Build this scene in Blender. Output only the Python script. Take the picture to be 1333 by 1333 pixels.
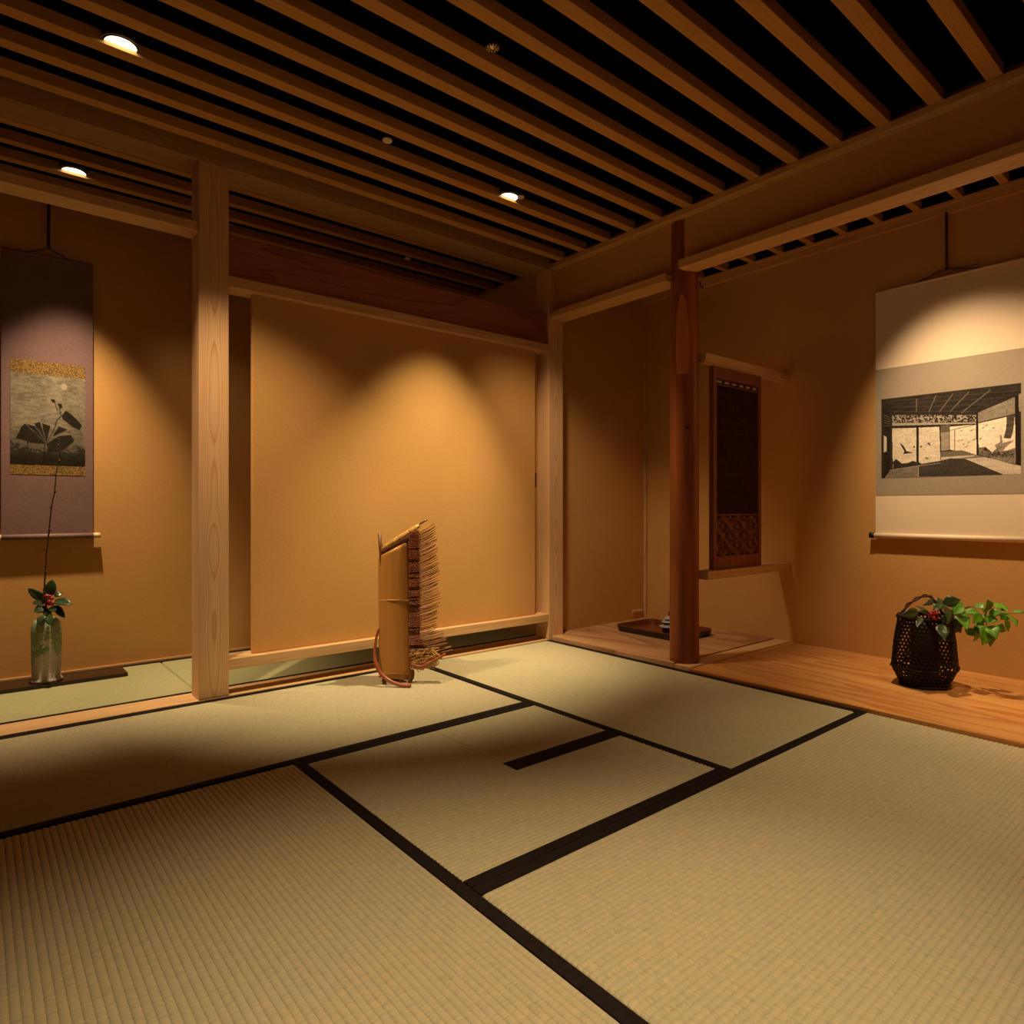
import bpy, bmesh, math, random
import numpy as np
from mathutils import Vector, Matrix, noise as mnoise
random.seed(7)
for o in list(bpy.data.objects): bpy.data.objects.remove(o, do_unlink=True)
scene = bpy.context.scene
COL = scene.collection
pi = math.pi

# ------------------------------------------------------------------ camera
F, CX, CY, TH, EYE = 857.77, 705.91, 660.575, 0.855177, 0.8237
cam = bpy.data.cameras.new('camera'); camo = bpy.data.objects.new('camera', cam); COL.objects.link(camo)
cam.sensor_width = 36; cam.lens = F/1333*36
cam.shift_x = (666.5-CX)/1333; cam.shift_y = (CY-666.5)/1333
camo.location = (0, 0, EYE); camo.rotation_euler = (pi/2, 0, TH-pi/2)
cam.clip_start = .02
scene.camera = camo
RIGHT = Vector((math.sin(TH), -math.cos(TH), 0)); FWD = Vector((math.cos(TH), math.sin(TH), 0)); UP = Vector((0, 0, 1))

# ------------------------------------------------------------------ world, exposure
w = bpy.data.worlds.new('world'); scene.world = w; w.use_nodes = True
w.node_tree.nodes['Background'].inputs[0].default_value = (1, .6, .3, 1)
w.node_tree.nodes['Background'].inputs[1].default_value = 0.0
vs = scene.view_settings
vs.view_transform = 'Standard'; vs.look = 'None'; vs.gamma = 1; vs.use_curve_mapping = False
vs.exposure = 0.0

WARM = (1.0, .70, .385)
def spot(name, loc, target, power, angle, blend, size=.02, color=WARM):
    l = bpy.data.lights.new(name, 'SPOT'); l.energy = power; l.spot_size = math.radians(angle); l.spot_blend = blend
    l.shadow_soft_size = size; l.color = color
    o = bpy.data.objects.new(name, l); COL.objects.link(o); o.location = loc
    d = Vector(target)-Vector(loc); o.rotation_euler = d.to_track_quat('-Z', 'Y').to_euler()
    return o
# ceiling spots (each has its fitting built below)
SPOTS = [
    ('screen_spot', (2.008, 2.530, 2.336), (1.78, 2.99, 0), 215, 61, 1.0, .03, (1.0, .77, .42)),
    ('flower_spot', (.378, 2.530, 2.336), (1.42, 2.96, .25), 148, 56, 1.0, .03),
    ('alcove_spot', (.36, 3.640, 2.336), (.36, 3.80, .0), 230, 62, 1.0, .03),
    ('scroll_spot', (3.03, 1.36, 2.336), (3.70, .80, .52), 165, 71, 1.0, .03),
    ('mat_spot', (2.28, .205, 2.336), (2.42, .52, 0), 116, 68, 1.0, .03),
    ('mat_spot', (.74, .205, 2.336), (.60, .60, 0), 225, 60, 1.0, .03),
]
# cones added at the same lamps, aimed aside to brighten nook, alcove, tokonoma
FILL_CONES = [
    ('nook_fill', (2.008, 2.530, 2.336), (3.02, 2.90, .20), 118, 66, 1.0, .09),
    ('alcove_fill', (.36, 3.640, 2.336), (1.90, 3.60, .0), 22, 60, .8, .03),
    ('tokonoma_fill', (3.03, 1.36, 2.336), (3.35, .85, 0), 12, 70, 1.0, .03),
]
for s in SPOTS+FILL_CONES: spot(*s)

# ------------------------------------------------------------------ materials
def mat(name, rough=.6, spec=.3):
    m = bpy.data.materials.new(name); m.use_nodes = True
    nt = m.node_tree; b = nt.nodes['Principled BSDF']
    b.inputs['Roughness'].default_value = rough
    b.inputs['Specular IOR Level'].default_value = spec
    return m, nt, b
def N(nt, t, **kw):
    n = nt.nodes.new(t)
    for k, v in kw.items():
        if k in n.inputs: n.inputs[k].default_value = v
        else: setattr(n, k, v)
    return n
def ramp(nt, fac, stops, interp='LINEAR'):
    r = nt.nodes.new('ShaderNodeValToRGB'); r.color_ramp.interpolation = interp
    e = r.color_ramp.elements
    while len(e) > 1: e.remove(e[0])
    e[0].position = stops[0][0]; e[0].color = (*stops[0][1], 1)
    for p, c in stops[1:]:
        k = e.new(p); k.color = (*c, 1)
    nt.links.new(fac, r.inputs[0]); return r
def coords(nt, scale, off=(0, 0, 0)):
    tc = nt.nodes.new('ShaderNodeTexCoord'); mp = nt.nodes.new('ShaderNodeMapping')
    mp.inputs['Scale'].default_value = scale; mp.inputs['Location'].default_value = off
    nt.links.new(tc.outputs['Object'], mp.inputs[0]); return mp
def math_n(nt, op, a, b=None):
    n = nt.nodes.new('ShaderNodeMath'); n.operation = op
    for i, x in enumerate((a, b)):
        if x is None: continue
        if isinstance(x, (int, float)): n.inputs[i].default_value = x
        else: nt.links.new(x, n.inputs[i])
    return n.outputs[0]
def mul(c, k): return tuple(min(1, x*k) for x in c)
def bump(nt, b, h, strength=.2, dist=.002):
    n = nt.nodes.new('ShaderNodeBump'); n.inputs['Strength'].default_value = strength; n.inputs['Distance'].default_value = dist
    nt.links.new(h, n.inputs['Height']); nt.links.new(n.outputs[0], b.inputs['Normal'])

def wood(name, base, dark, axis='X', rings=9, across=9, along=.55, rough=.5, spec=.3, off=(0, 0, 0), contrast=1.0, sharp=.75):
    """timber: contour lines of a noise stretched along the grain give straight grain and cathedral loops"""
    m, nt, b = mat(name, rough, spec)
    i = 'XYZ'.index(axis)
    sc = [across]*3; sc[i] = along
    mp = coords(nt, sc, off)
    n = N(nt, 'ShaderNodeTexNoise', Scale=1.0, Detail=1.5, Roughness=.4, Distortion=.15); nt.links.new(mp.outputs[0], n.inputs[0])
    x = math_n(nt, 'MULTIPLY', n.outputs['Fac'], rings); x = math_n(nt, 'FRACT', x)
    r = ramp(nt, x, [(0, base), (sharp, mul(base, 1-.12*contrast)), (.93, tuple(bb+(dd-bb)*contrast for bb, dd in zip(base, dark))), (1, base)])
    sc2 = [260]*3; sc2[i] = 5
    mp2 = coords(nt, sc2); n2 = N(nt, 'ShaderNodeTexNoise', Scale=1.0, Detail=2.0); nt.links.new(mp2.outputs[0], n2.inputs[0])
    r2 = ramp(nt, n2.outputs['Fac'], [(.3, (.80,)*3), (.7, (1.06,)*3)])
    sc3 = [3.0]*3; sc3[i] = .5
    mp3 = coords(nt, sc3, (5, 3, 1)); n3 = N(nt, 'ShaderNodeTexNoise', Scale=1.0, Detail=1.0); nt.links.new(mp3.outputs[0], n3.inputs[0])
    r3 = ramp(nt, n3.outputs['Fac'], [(.3, (.86, .82, .80)), (.7, (1.05, 1.05, 1.05))])
    mx = nt.nodes.new('ShaderNodeMixRGB'); mx.blend_type = 'MULTIPLY'; mx.inputs[0].default_value = 1
    nt.links.new(r.outputs[0], mx.inputs[1]); nt.links.new(r2.outputs[0], mx.inputs[2])
    mx2 = nt.nodes.new('ShaderNodeMixRGB'); mx2.blend_type = 'MULTIPLY'; mx2.inputs[0].default_value = 1
    nt.links.new(mx.outputs[0], mx2.inputs[1]); nt.links.new(r3.outputs[0], mx2.inputs[2])
    nt.links.new(mx2.outputs[0], b.inputs['Base Color'])
    bump(nt, b, n2.outputs['Fac'], .12, .001)
    return m
def post_wood(name, base, dark, rings=1500, amp=2.6, per=2.2):
    """quarter grain: straight lines towards the edges, lens-shaped cathedral figures down the middle"""
    m, nt, b = mat(name, .5, .3)
    tc = nt.nodes.new('ShaderNodeTexCoord'); sx = nt.nodes.new('ShaderNodeSeparateXYZ'); nt.links.new(tc.outputs['Object'], sx.inputs[0])
    mp = coords(nt, (2.5, 2.5, per)); n = N(nt, 'ShaderNodeTexNoise', Scale=1.0, Detail=1.0); nt.links.new(mp.outputs[0], n.inputs[0])
    x2 = math_n(nt, 'MULTIPLY', math_n(nt, 'MULTIPLY', sx.outputs[0], sx.outputs[0]), rings)
    f = math_n(nt, 'ADD', x2, math_n(nt, 'MULTIPLY', n.outputs['Fac'], amp*2)); f = math_n(nt, 'ADD', f, math_n(nt, 'MULTIPLY', sx.outputs[1], 70)); f = math_n(nt, 'FRACT', math_n(nt, 'ADD', f, 20))
    r = ramp(nt, f, [(0, base), (.62, mul(base, .93)), (.88, dark), (1, base)])
    mp2 = coords(nt, (420, 420, 4)); n2 = N(nt, 'ShaderNodeTexNoise', Scale=1.0, Detail=2.0); nt.links.new(mp2.outputs[0], n2.inputs[0])
    r2 = ramp(nt, n2.outputs['Fac'], [(.3, (.86,)*3), (.7, (1.05,)*3)])
    mx = nt.nodes.new('ShaderNodeMixRGB'); mx.blend_type = 'MULTIPLY'; mx.inputs[0].default_value = 1
    nt.links.new(r.outputs[0], mx.inputs[1]); nt.links.new(r2.outputs[0], mx.inputs[2]); nt.links.new(mx.outputs[0], b.inputs['Base Color'])
    bump(nt, b, n2.outputs['Fac'], .1, .001); return m
def plain(name, c, rough=.5, spec=.3, var=.12, scale=30, metallic=0, bumps=0, sc=(1, 1, 1)):
    m, nt, b = mat(name, rough, spec); b.inputs['Metallic'].default_value = metallic
    mp = coords(nt, sc); n = N(nt, 'ShaderNodeTexNoise', Scale=scale, Detail=3.0); nt.links.new(mp.outputs[0], n.inputs[0])
    r = ramp(nt, n.outputs['Fac'], [(.3, mul(c, 1-var)), (.7, mul(c, 1+var))]); nt.links.new(r.outputs[0], b.inputs['Base Color'])
    if bumps: bump(nt, b, n.outputs['Fac'], bumps, .002)
    return m
def cloth(name, c, weave=900, var=.10, rough=.9, big=3.0):
    """woven wall cloth / silk: crossed threads plus slubs"""
    m, nt, b = mat(name, rough, .1)
    outs = []
    for sc in ((weave, weave, weave*.12), (weave*.10, weave*.10, weave)):
        mp = coords(nt, sc); n = N(nt, 'ShaderNodeTexNoise', Scale=1.0, Detail=1.0); nt.links.new(mp.outputs[0], n.inputs[0]); outs.append(n.outputs['Fac'])
    s = math_n(nt, 'MULTIPLY', math_n(nt, 'ADD', *outs), .5)
    mp = coords(nt, (big, big, big)); n = N(nt, 'ShaderNodeTexNoise', Scale=1.0, Detail=4.0); nt.links.new(mp.outputs[0], n.inputs[0])
    s2 = math_n(nt, 'ADD', math_n(nt, 'MULTIPLY', s, .8), math_n(nt, 'MULTIPLY', n.outputs['Fac'], .2))
    r = ramp(nt, s2, [(.35, mul(c, 1-var*1.6)), (.5, c), (.65, mul(c, 1+var))]); nt.links.new(r.outputs[0], b.inputs['Base Color'])
    bump(nt, b, s, .25, .0008)
    return m
def tatami_mat(name, c, axis):
    """rush surface; rushes run across the ridges (axis = direction of the ridges)"""
    m, nt, b = mat(name, .62, .25)
    along = 'XY'.index(axis); across = 1-along
    sc = [0, 0, 1]; sc[along] = 420; sc[across] = 26
    mp = coords(nt, sc); n = N(nt, 'ShaderNodeTexNoise', Scale=1.0, Detail=2.0); nt.links.new(mp.outputs[0], n.inputs[0])
    sc = [0, 0, 1]; sc[along] = 60; sc[across] = 66
    mp2 = coords(nt, sc); n2 = N(nt, 'ShaderNodeTexNoise', Scale=1.0, Detail=2.0); nt.links.new(mp2.outputs[0], n2.inputs[0])
    mp3 = coords(nt, (1.6, 1.6, 1)); n3 = N(nt, 'ShaderNodeTexNoise', Scale=1.0, Detail=2.0); nt.links.new(mp3.outputs[0], n3.inputs[0])
    s = math_n(nt, 'ADD', math_n(nt, 'MULTIPLY', n.outputs['Fac'], .75), math_n(nt, 'MULTIPLY', n2.outputs['Fac'], .25))
    g = (c[0]*.97, c[1]*1.03, c[2]*1.0); y = (c[0]*1.08, c[1]*.98, c[2]*.86)
    r = ramp(nt, s, [(.32, mul(g, .80)), (.5, c), (.68, mul(y, 1.12))])
    r3 = ramp(nt, n3.outputs['Fac'], [(.3, (.94, .97, .95)), (.7, (1.04, 1.02, 1.0))])
    mx = nt.nodes.new('ShaderNodeMixRGB'); mx.blend_type = 'MULTIPLY'; mx.inputs[0].default_value = 1
    nt.links.new(r.outputs[0], mx.inputs[1]); nt.links.new(r3.outputs[0], mx.inputs[2]); nt.links.new(mx.outputs[0], b.inputs['Base Color'])
    bump(nt, b, n.outputs['Fac'], .35, .0012)
    return m
def emit(name, c, k):
    m = bpy.data.materials.new(name); m.use_nodes = True; nt = m.node_tree; b = nt.nodes['Principled BSDF']
    b.inputs['Emission Color'].default_value = (*c, 1); b.inputs['Emission Strength'].default_value = k
    b.inputs['Base Color'].default_value = (*c, 1); return m

HIN = (.70, .44, .205); HIND = (.50, .25, .085)
M = dict(
    wall=cloth('wall_cloth', (.60, .338, .120)),
    hin_x=wood('cypress_x', (.76, .50, .26), (.58, .32, .13), 'X', contrast=.55), hin_y=wood('cypress_y', HIN, HIND, 'Y', contrast=.55),
    hin_z=wood('cypress_z', (.74, .47, .25), (.52, .26, .10), 'Z', rings=8, across=7, along=.9, contrast=.75),
    post=post_wood('post_cypress', (.76, .49, .27), (.60, .33, .15)),
    slat=wood('slat_cedar', (.62, .345, .11), (.46, .23, .07), 'X', contrast=.35, rough=.6),
    beam=wood('beam_cypress', (.52, .33, .14), (.38, .21, .08), 'X', contrast=.5, rough=.6),
    red_x=wood('red_cedar', (.40, .145, .055), (.22, .06, .02), 'X', rings=7, across=7, along=.7, contrast=.8, rough=.45),
    toko=wood('floor_board', (.72, .37, .125), (.56, .22, .06), 'Y', rings=11, across=4.5, along=.45, contrast=1.1, rough=.38, spec=.4, sharp=.5),
    nook=wood('nook_board', (.62, .37, .20), (.36, .16, .07), 'Y', rings=6, across=3.5, along=.8, contrast=.8, rough=.42, spec=.4, off=(3, 1, 0), sharp=.5),
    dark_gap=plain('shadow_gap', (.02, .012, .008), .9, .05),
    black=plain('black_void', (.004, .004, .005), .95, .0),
    heri=cloth('cloth_border', (.016, .012, .012), 700, .3, .85),
    tat_x=tatami_mat('tatami_x', (.49, .455, .315), 'X'), tat_y=tatami_mat('tatami_y', (.49, .455, .315), 'Y'),
    tat_a=tatami_mat('tatami_alcove', (.38, .385, .225), 'X'),
    lacquer=plain('black_lacquer', (.02, .010, .008), .22, .5), tray=plain('red_lacquer', (.15, .035, .014), .3, .5, .25, 8),
    iron=plain('black_iron', (.012, .010, .010), .45, .4), white=plain('white_plastic', (.75, .72, .66), .4, .4, .03),
    metal=plain('bright_metal', (.6, .58, .55), .3, .5, .05, metallic=1.0),
    lamp=emit('lamp_glow', (1, .86, .62), 7),
    leaf=plain('bright_leaf', (.10, .27, .02), .4, .4, .35, 18), leaf_d=plain('dark_leaf', (.030, .062, .024), .33, .5, .35, 25),
    berry=plain('red_berry', (.32, .012, .02), .35, .5), stem=plain('twig_bark', (.075, .035, .022), .7, .2, .3),
    stem_g=plain('green_stem', (.20, .22, .05), .5, .3), basket=plain('smoked_bamboo', (.010, .005, .005), .55, .2, .3, 60),
    rattan=plain('red_rattan', (.34, .095, .035), .3, .5, .2, 12),
    bam_dark=plain('dark_bamboo', (.13, .045, .022), .4, .4, .3, 40), bam_yel=plain('yellow_bamboo', (.62, .36, .10), .4, .4, .3, 40),
    tine=plain('split_bamboo', (.36, .14, .035), .5, .3, .3, 40),
    ivory=plain('ivory', (.66, .52, .30), .4, .4, .05),
    paper_w=cloth('cream_silk', (.80, .66, .50), 700, .06, .8), silk_g=cloth('grey_silk', (.36, .30, .235), 600, .10, .8, 6),
    silk_p=cloth('mauve_silk', (.200, .126, .124), 500, .16, .8, 8), cord=plain('brown_cord', (.06, .03, .02), .8, .1),
    kumiko=wood('kumiko_cedar', (.30, .10, .045), (.18, .05, .02), 'Z', contrast=.5), reed=plain('dark_reed', (.085, .030, .022), .7, .15, .3, 30),
    porc=plain('white_porcelain', (.36, .40, .48), .2, .5, .05), blue=plain('blue_glaze', (.035, .05, .11), .2, .5, .5, 160),
)
# gold brocade
m, nt, b = mat('gold_brocade', .55, .4); mp = coords(nt, (1, 1, 1))
v = N(nt, 'ShaderNodeTexVoronoi', Scale=150.0); nt.links.new(mp.outputs[0], v.inputs[0])
r = ramp(nt, v.outputs['Distance'], [(.2, (.36, .22, .06)), (.6, (.13, .075, .02))]); nt.links.new(r.outputs[0], b.inputs['Base Color']); M['gold'] = m
# split bamboo culm face
m, nt, b = mat('bamboo_skin', .36, .4); mp = coords(nt, (55, 55, 1.2)); n = N(nt, 'ShaderNodeTexNoise', Scale=1.0, Detail=3.0); nt.links.new(mp.outputs[0], n.inputs[0])
r = ramp(nt, n.outputs['Fac'], [(.3, (.47, .22, .05)), (.55, (.50, .245, .06)), (.75, (.53, .27, .07))]); nt.links.new(r.outputs[0], b.inputs['Base Color']); M['culm'] = m
# polished red log
m, nt, b = mat('log_bark', .42, .4); mp = coords(nt, (16, 16, 1.1)); n = N(nt, 'ShaderNodeTexNoise', Scale=1.0, Detail=3.0, Distortion=.4); nt.links.new(mp.outputs[0], n.inputs[0])
r = ramp(nt, n.outputs['Fac'], [(.28, (.14, .033, .008)), (.5, (.27, .072, .017)), (.75, (.40, .13, .032))])
tc = nt.nodes.new('ShaderNodeTexCoord'); sx = nt.nodes.new('ShaderNodeSeparateXYZ'); nt.links.new(tc.outputs['Object'], sx.inputs[0])
# peeled lens-shaped patch on the room side, 1.52 to 1.93 m up
zz = math_n(nt, 'DIVIDE', math_n(nt, 'SUBTRACT', sx.outputs[2], 1.66), .27)
yy = math_n(nt, 'DIVIDE', math_n(nt, 'ADD', sx.outputs[1], .035), .034)
dd = math_n(nt, 'ADD', math_n(nt, 'MULTIPLY', zz, zz), math_n(nt, 'MULTIPLY', yy, yy))
xm = math_n(nt, 'LESS_THAN', sx.outputs[0], 0.0)
zc = math_n(nt, 'GREATER_THAN', sx.outputs[2], 1.51)
k = math_n(nt, 'MULTIPLY', math_n(nt, 'LESS_THAN', math_n(nt, 'ADD', dd, math_n(nt, 'MULTIPLY', n.outputs['Fac'], 1.7)), 1.75), math_n(nt, 'MULTIPLY', xm, zc))
mx = nt.nodes.new('ShaderNodeMixRGB'); nt.links.new(k, mx.inputs[0]); nt.links.new(r.outputs[0], mx.inputs[1]); mx.inputs[2].default_value = (.52, .20, .065, 1)
nt.links.new(mx.outputs[0], b.inputs['Base Color']); bump(nt, b, n.outputs['Fac'], .25, .004); M['log'] = m
# celadon and ash glaze
m, nt, b = mat('ash_glaze', .55, .35); mp = coords(nt, (1, 1, 1))
n = N(nt, 'ShaderNodeTexNoise', Scale=14.0, Detail=3.0); nt.links.new(mp.outputs[0], n.inputs[0])
n2 = N(nt, 'ShaderNodeTexNoise', Scale=160.0, Detail=2.0); nt.links.new(mp.outputs[0], n2.inputs[0])
tc = nt.nodes.new('ShaderNodeTexCoord'); sx = nt.nodes.new('ShaderNodeSeparateXYZ'); nt.links.new(tc.outputs['Object'], sx.inputs[0])
h = math_n(nt, 'ADD', math_n(nt, 'MULTIPLY', sx.outputs[2], 3.2), math_n(nt, 'MULTIPLY', math_n(nt, 'SUBTRACT', n.outputs['Fac'], .5), 2.4))
r = ramp(nt, h, [(.28, (.56, .53, .49)), (.40, (.50, .50, .42)), (.46, (.20, .33, .15)), (.62, (.36, .44, .30)), (.80, (.22, .32, .17)), (.95, (.34, .40, .28))])
r2 = ramp(nt, n2.outputs['Fac'], [(.35, (.7, .68, .66)), (.6, (1.05, 1.05, 1.05))])
mx = nt.nodes.new('ShaderNodeMixRGB'); mx.blend_type = 'MULTIPLY'; mx.inputs[0].default_value = 1
nt.links.new(r.outputs[0], mx.inputs[1]); nt.links.new(r2.outputs[0], mx.inputs[2]); nt.links.new(mx.outputs[0], b.inputs['Base Color'])
bump(nt, b, n2.outputs['Fac'], .4, .003); M['glaze'] = m
# printed picture: colour attribute
def print_mat(name):
    m, nt, b = mat(name, .9, .03); a = nt.nodes.new('ShaderNodeAttribute'); a.attribute_name = 'ink'
    nt.links.new(a.outputs['Color'], b.inputs['Base Color']); return m
M['print'] = print_mat('printed_ink')

# ------------------------------------------------------------------ mesh helpers
def BM(): return bmesh.new()
def fin(name, bm, material, origin=None, parent=None, smooth=False, mats=None):
    """bm is in world coordinates; origin becomes the object's own origin"""
    if parent is not None:
        porg = Vector(parent['_org']); org = Vector(origin) if origin is not None else porg
    else:
        porg = Vector((0, 0, 0)); org = Vector(origin) if origin is not None else Vector((0, 0, 0))
    me = bpy.data.meshes.new(name)
    bmesh.ops.translate(bm, verts=bm.verts, vec=-org)
    bm.normal_update(); bm.to_mesh(me); bm.free()
    for mm in (mats or [material]): me.materials.append(mm)
    if smooth:
        for p in me.polygons: p.use_smooth = True
    o = bpy.data.objects.new(name, me); COL.objects.link(o)
    if parent is not None: o.parent = parent
    o.location = org-porg; o['_org'] = tuple(org)
    return o
def empty(name, loc):
    o = bpy.data.objects.new(name, None); COL.objects.link(o); o.location = loc; o.empty_display_size = .05
    o['_org'] = tuple(loc); return o
def tag(o, label, cat, group=None, kind=None):
    o['label'] = label; o['category'] = cat
    if group: o['group'] = group
    if kind: o['kind'] = kind
    return o
def structure(o): o['kind'] = 'structure'; return o
def box(bm, x0, x1, y0, y1, z0, z1, bev=0.0):
    vs_ = [bm.verts.new((x, y, z)) for z in (z0, z1) for y in (y0, y1) for x in (x0, x1)]
    fs = []
    for f in ((0, 2, 3, 1), (4, 5, 7, 6), (0, 1, 5, 4), (2, 6, 7, 3), (0, 4, 6, 2), (1, 3, 7, 5)):
        fs.append(bm.faces.new([vs_[i] for i in f]))
    if bev:
        es = set(e for f in fs for e in f.edges)
        bmesh.ops.bevel(bm, geom=list(es), offset=bev, segments=2, affect='EDGES', profile=.6)
    return bm
def boxm(*a, **k): return box(BM(), *a, **k)
def obox(bm, c, ax, ay, az, hx, hy, hz):
    """oriented box"""
    c = Vector(c); vs_ = [bm.verts.new(c+ax*(sx*hx)+ay*(sy*hy)+az*(sz*hz)) for sz in (-1, 1) for sy in (-1, 1) for sx in (-1, 1)]
    for f in ((0, 2, 3, 1), (4, 5, 7, 6), (0, 1, 5, 4), (2, 6, 7, 3), (0, 4, 6, 2), (1, 3, 7, 5)): bm.faces.new([vs_[i] for i in f])
def tube(bm, pts, rad, n=8, cap=True):
    pts = [Vector(p) for p in pts]
    rads = rad if isinstance(rad, (list, tuple)) else [rad]*len(pts)
    rings = []; ref = None
    for i, p in enumerate(pts):
        t = (pts[min(i+1, len(pts)-1)]-pts[max(i-1, 0)]).normalized()
        if ref is None:
            ref = t.cross(Vector((0, 0, 1)));
            if ref.length < .1: ref = t.cross(Vector((1, 0, 0)))
        a = (ref - t*ref.dot(t)).normalized(); bb = t.cross(a); ref = a
        rings.append([bm.verts.new(p+a*math.cos(2*pi*k/n)*rads[i]+bb*math.sin(2*pi*k/n)*rads[i]) for k in range(n)])
    for r0, r1 in zip(rings, rings[1:]):
        for k in range(n): bm.faces.new((r0[k], r0[(k+1) % n], r1[(k+1) % n], r1[k]))
    if cap:
        bm.faces.new(rings[0][::-1]); bm.faces.new(rings[-1])
def lathe(bm, c, prof, n=32, cap=True, jitter=None):
    rings = []
    for r, z in prof:
        rings.append([bm.verts.new((c[0]+r*(1+(jitter(2*pi*k/n, z) if jitter else 0))*math.cos(2*pi*k/n), c[1]+r*(1+(jitter(2*pi*k/n, z) if jitter else 0))*math.sin(2*pi*k/n), c[2]+z)) for k in range(n)])
    for r0, r1 in zip(rings, rings[1:]):
        for k in range(n): bm.faces.new((r0[k], r0[(k+1) % n], r1[(k+1) % n], r1[k]))
    if cap:
        bm.faces.new(rings[0][::-1]); bm.faces.new(rings[-1])
def spline(pts, m=8):
    pts = [Vector(p) for p in pts]; out = []
    P_ = [pts[0]*2-pts[1]]+pts+[pts[-1]*2-pts[-2]]
    for i in range(1, len(P_)-2):
        for j in range(m):
            t = j/m; a, b_, c, d = P_[i-1:i+3]
            out.append(.5*((2*b_)+(c-a)*t+(2*a-5*b_+4*c-d)*t*t+(3*b_-a-3*c+d)*t**3))
    out.append(pts[-1]); return out
def at(u, v, d):
    """the point seen in direction (u, v) at forward distance d from the viewpoint"""
    return Vector((0, 0, EYE))+FWD*d+RIGHT*((u-CX)/F*d)+UP*((CY-v)/F*d)

# ================================================================== THE SETTING
def slab(name, x0, x1, y0, y1, z0, z1, m, bev=0, parent=None):
    o = fin(name, boxm(x0, x1, y0, y1, z0, z1, bev=bev), m, ((x0+x1)/2, (y0+y1)/2, z0), parent)
    if parent is None: structure(o)
    return o
XL, YN, CT = -1.10, -1.30, 2.62        # left wall, near wall, void above the slats
X2, Y2, YB, XT = 2.73, 3.062, 4.03, 3.74
slab('floor', XL-.1, XT+.1, YN-.1, YB+.1, -.12, -.056, M['dark_gap'])
slab('wall_left', XL-.1, XL, YN, YB, -.06, CT, M['wall'])
slab('wall_front', XL-.1, XT+.1, YN-.1, YN, -.06, CT, M['wall'])
slab('wall_back', XL, 2.90, YB, YB+.1, -.06, CT, M['wall'])
slab('wall_alcove_right', 2.80, 2.90, 3.19, YB, -.06, CT, M['wall'])
slab('wall_nook', 2.84, XT, 3.15, 3.25, -.06, CT, M['wall'])
slab('wall_right', XT, XT+.1, .10, 3.25, -.06, CT, M['wall'])
slab('wall_end', 2.80, XT+.1, .05, .15, -.06, CT, M['wall'])
slab('wall_right_near', 2.785, 2.90, YN, .10, -.06, CT, M['wall'])
slab('wall_header', 2.785, 2.840, .15, 2.11, 2.055, 2.40, M['wall'])
slab('wall_header_left', 2.785, 2.855, 2.11, 3.10, 2.012, 2.40, M['wall'])
slab('baseboard_back', XL, 2.80, YB-.012, YB, -.002, .010, M['hin_x'])
slab('trim_1', X2, 2.785, YN, 3.068, 2.312, 2.341, M['hin_y'], .002)
slab('trim_2', 2.745, 2.80, 3.22, YB, 2.312, 2.341, M['hin_y'], .002)
slab('trim_3', XT-.030, XT, .15, 3.15, 2.306, 2.345, M['hin_y'], .002)
slab('trim_4', XT-.022, XT, 3.128, 3.15, .02, 1.90, M['hin_z'], .003)

# ceiling: black void board above, cedar slats below it
ceil = structure(empty('ceiling', (0.8, 1.4, 2.34)))
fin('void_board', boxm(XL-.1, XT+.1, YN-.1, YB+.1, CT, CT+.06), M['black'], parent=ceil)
for (a, b_, c, d) in ((2.762, 2.80, YN, 3.07), (2.765, 2.80, 3.22, YB), (XL, 2.80, YB-.02, YB-.001), (XL, XL+.012, YN, YB), (XL, 2.80, YN, YN+.012)):    # black strips added so walls above the slats look unlit
    fin('shade_strip', boxm(a, b_, c, d, 2.386, CT), M['black'], parent=ceil)
ys = [.708+.1885*k for k in range(-10, 13)]+[3.337, 3.519, 3.699, 3.885]
proto = None
for i, y in enumerate(ys):
    a, b_, w_ = XL, (2.742 if y < 3.1 else 2.762), (.026 if y < 3.2 else .0235)
    fin('slat', boxm(a, b_, y-w_, y+w_, 2.341, 2.384, bev=.0015), M['slat'], ((a+b_)/2, y, 2.341), ceil)
for k in range(3):      # dark battens above that carry the slats
    x = .1+k*1.15
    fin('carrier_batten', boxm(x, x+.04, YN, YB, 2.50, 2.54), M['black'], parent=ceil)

# tokonoma ceiling
tc_ = structure(empty('ceiling', (3.27, 1.6, 2.36)))
tc_.name = 'ceiling_tokonoma'
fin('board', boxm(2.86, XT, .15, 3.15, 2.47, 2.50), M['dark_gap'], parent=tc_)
for k in range(16):
    y = .917+.1905*(k-3)
    if y > 3.12: break
    fin('joist', boxm(2.86, XT-.03, y-.018, y+.018, 2.356, 2.400, bev=.001), M['slat'], ((3.3), y, 2.358), tc_)
fin('joist_rail', boxm(XT-.045, XT, .15, 3.15, 2.345, 2.358), M['hin_y'], parent=tc_)
fin('shade_strip', boxm(XT-.012, XT-.001, .15, 3.15, 2.358, 2.47), M['dark_gap'], parent=tc_)  # dark strip over the back wall, painting the shade between joists
fin('shade_strip', boxm(2.86, XT, 3.138, 3.149, 2.358, 2.47), M['dark_gap'], parent=tc_)  # same painted shade at the nook end

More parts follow.
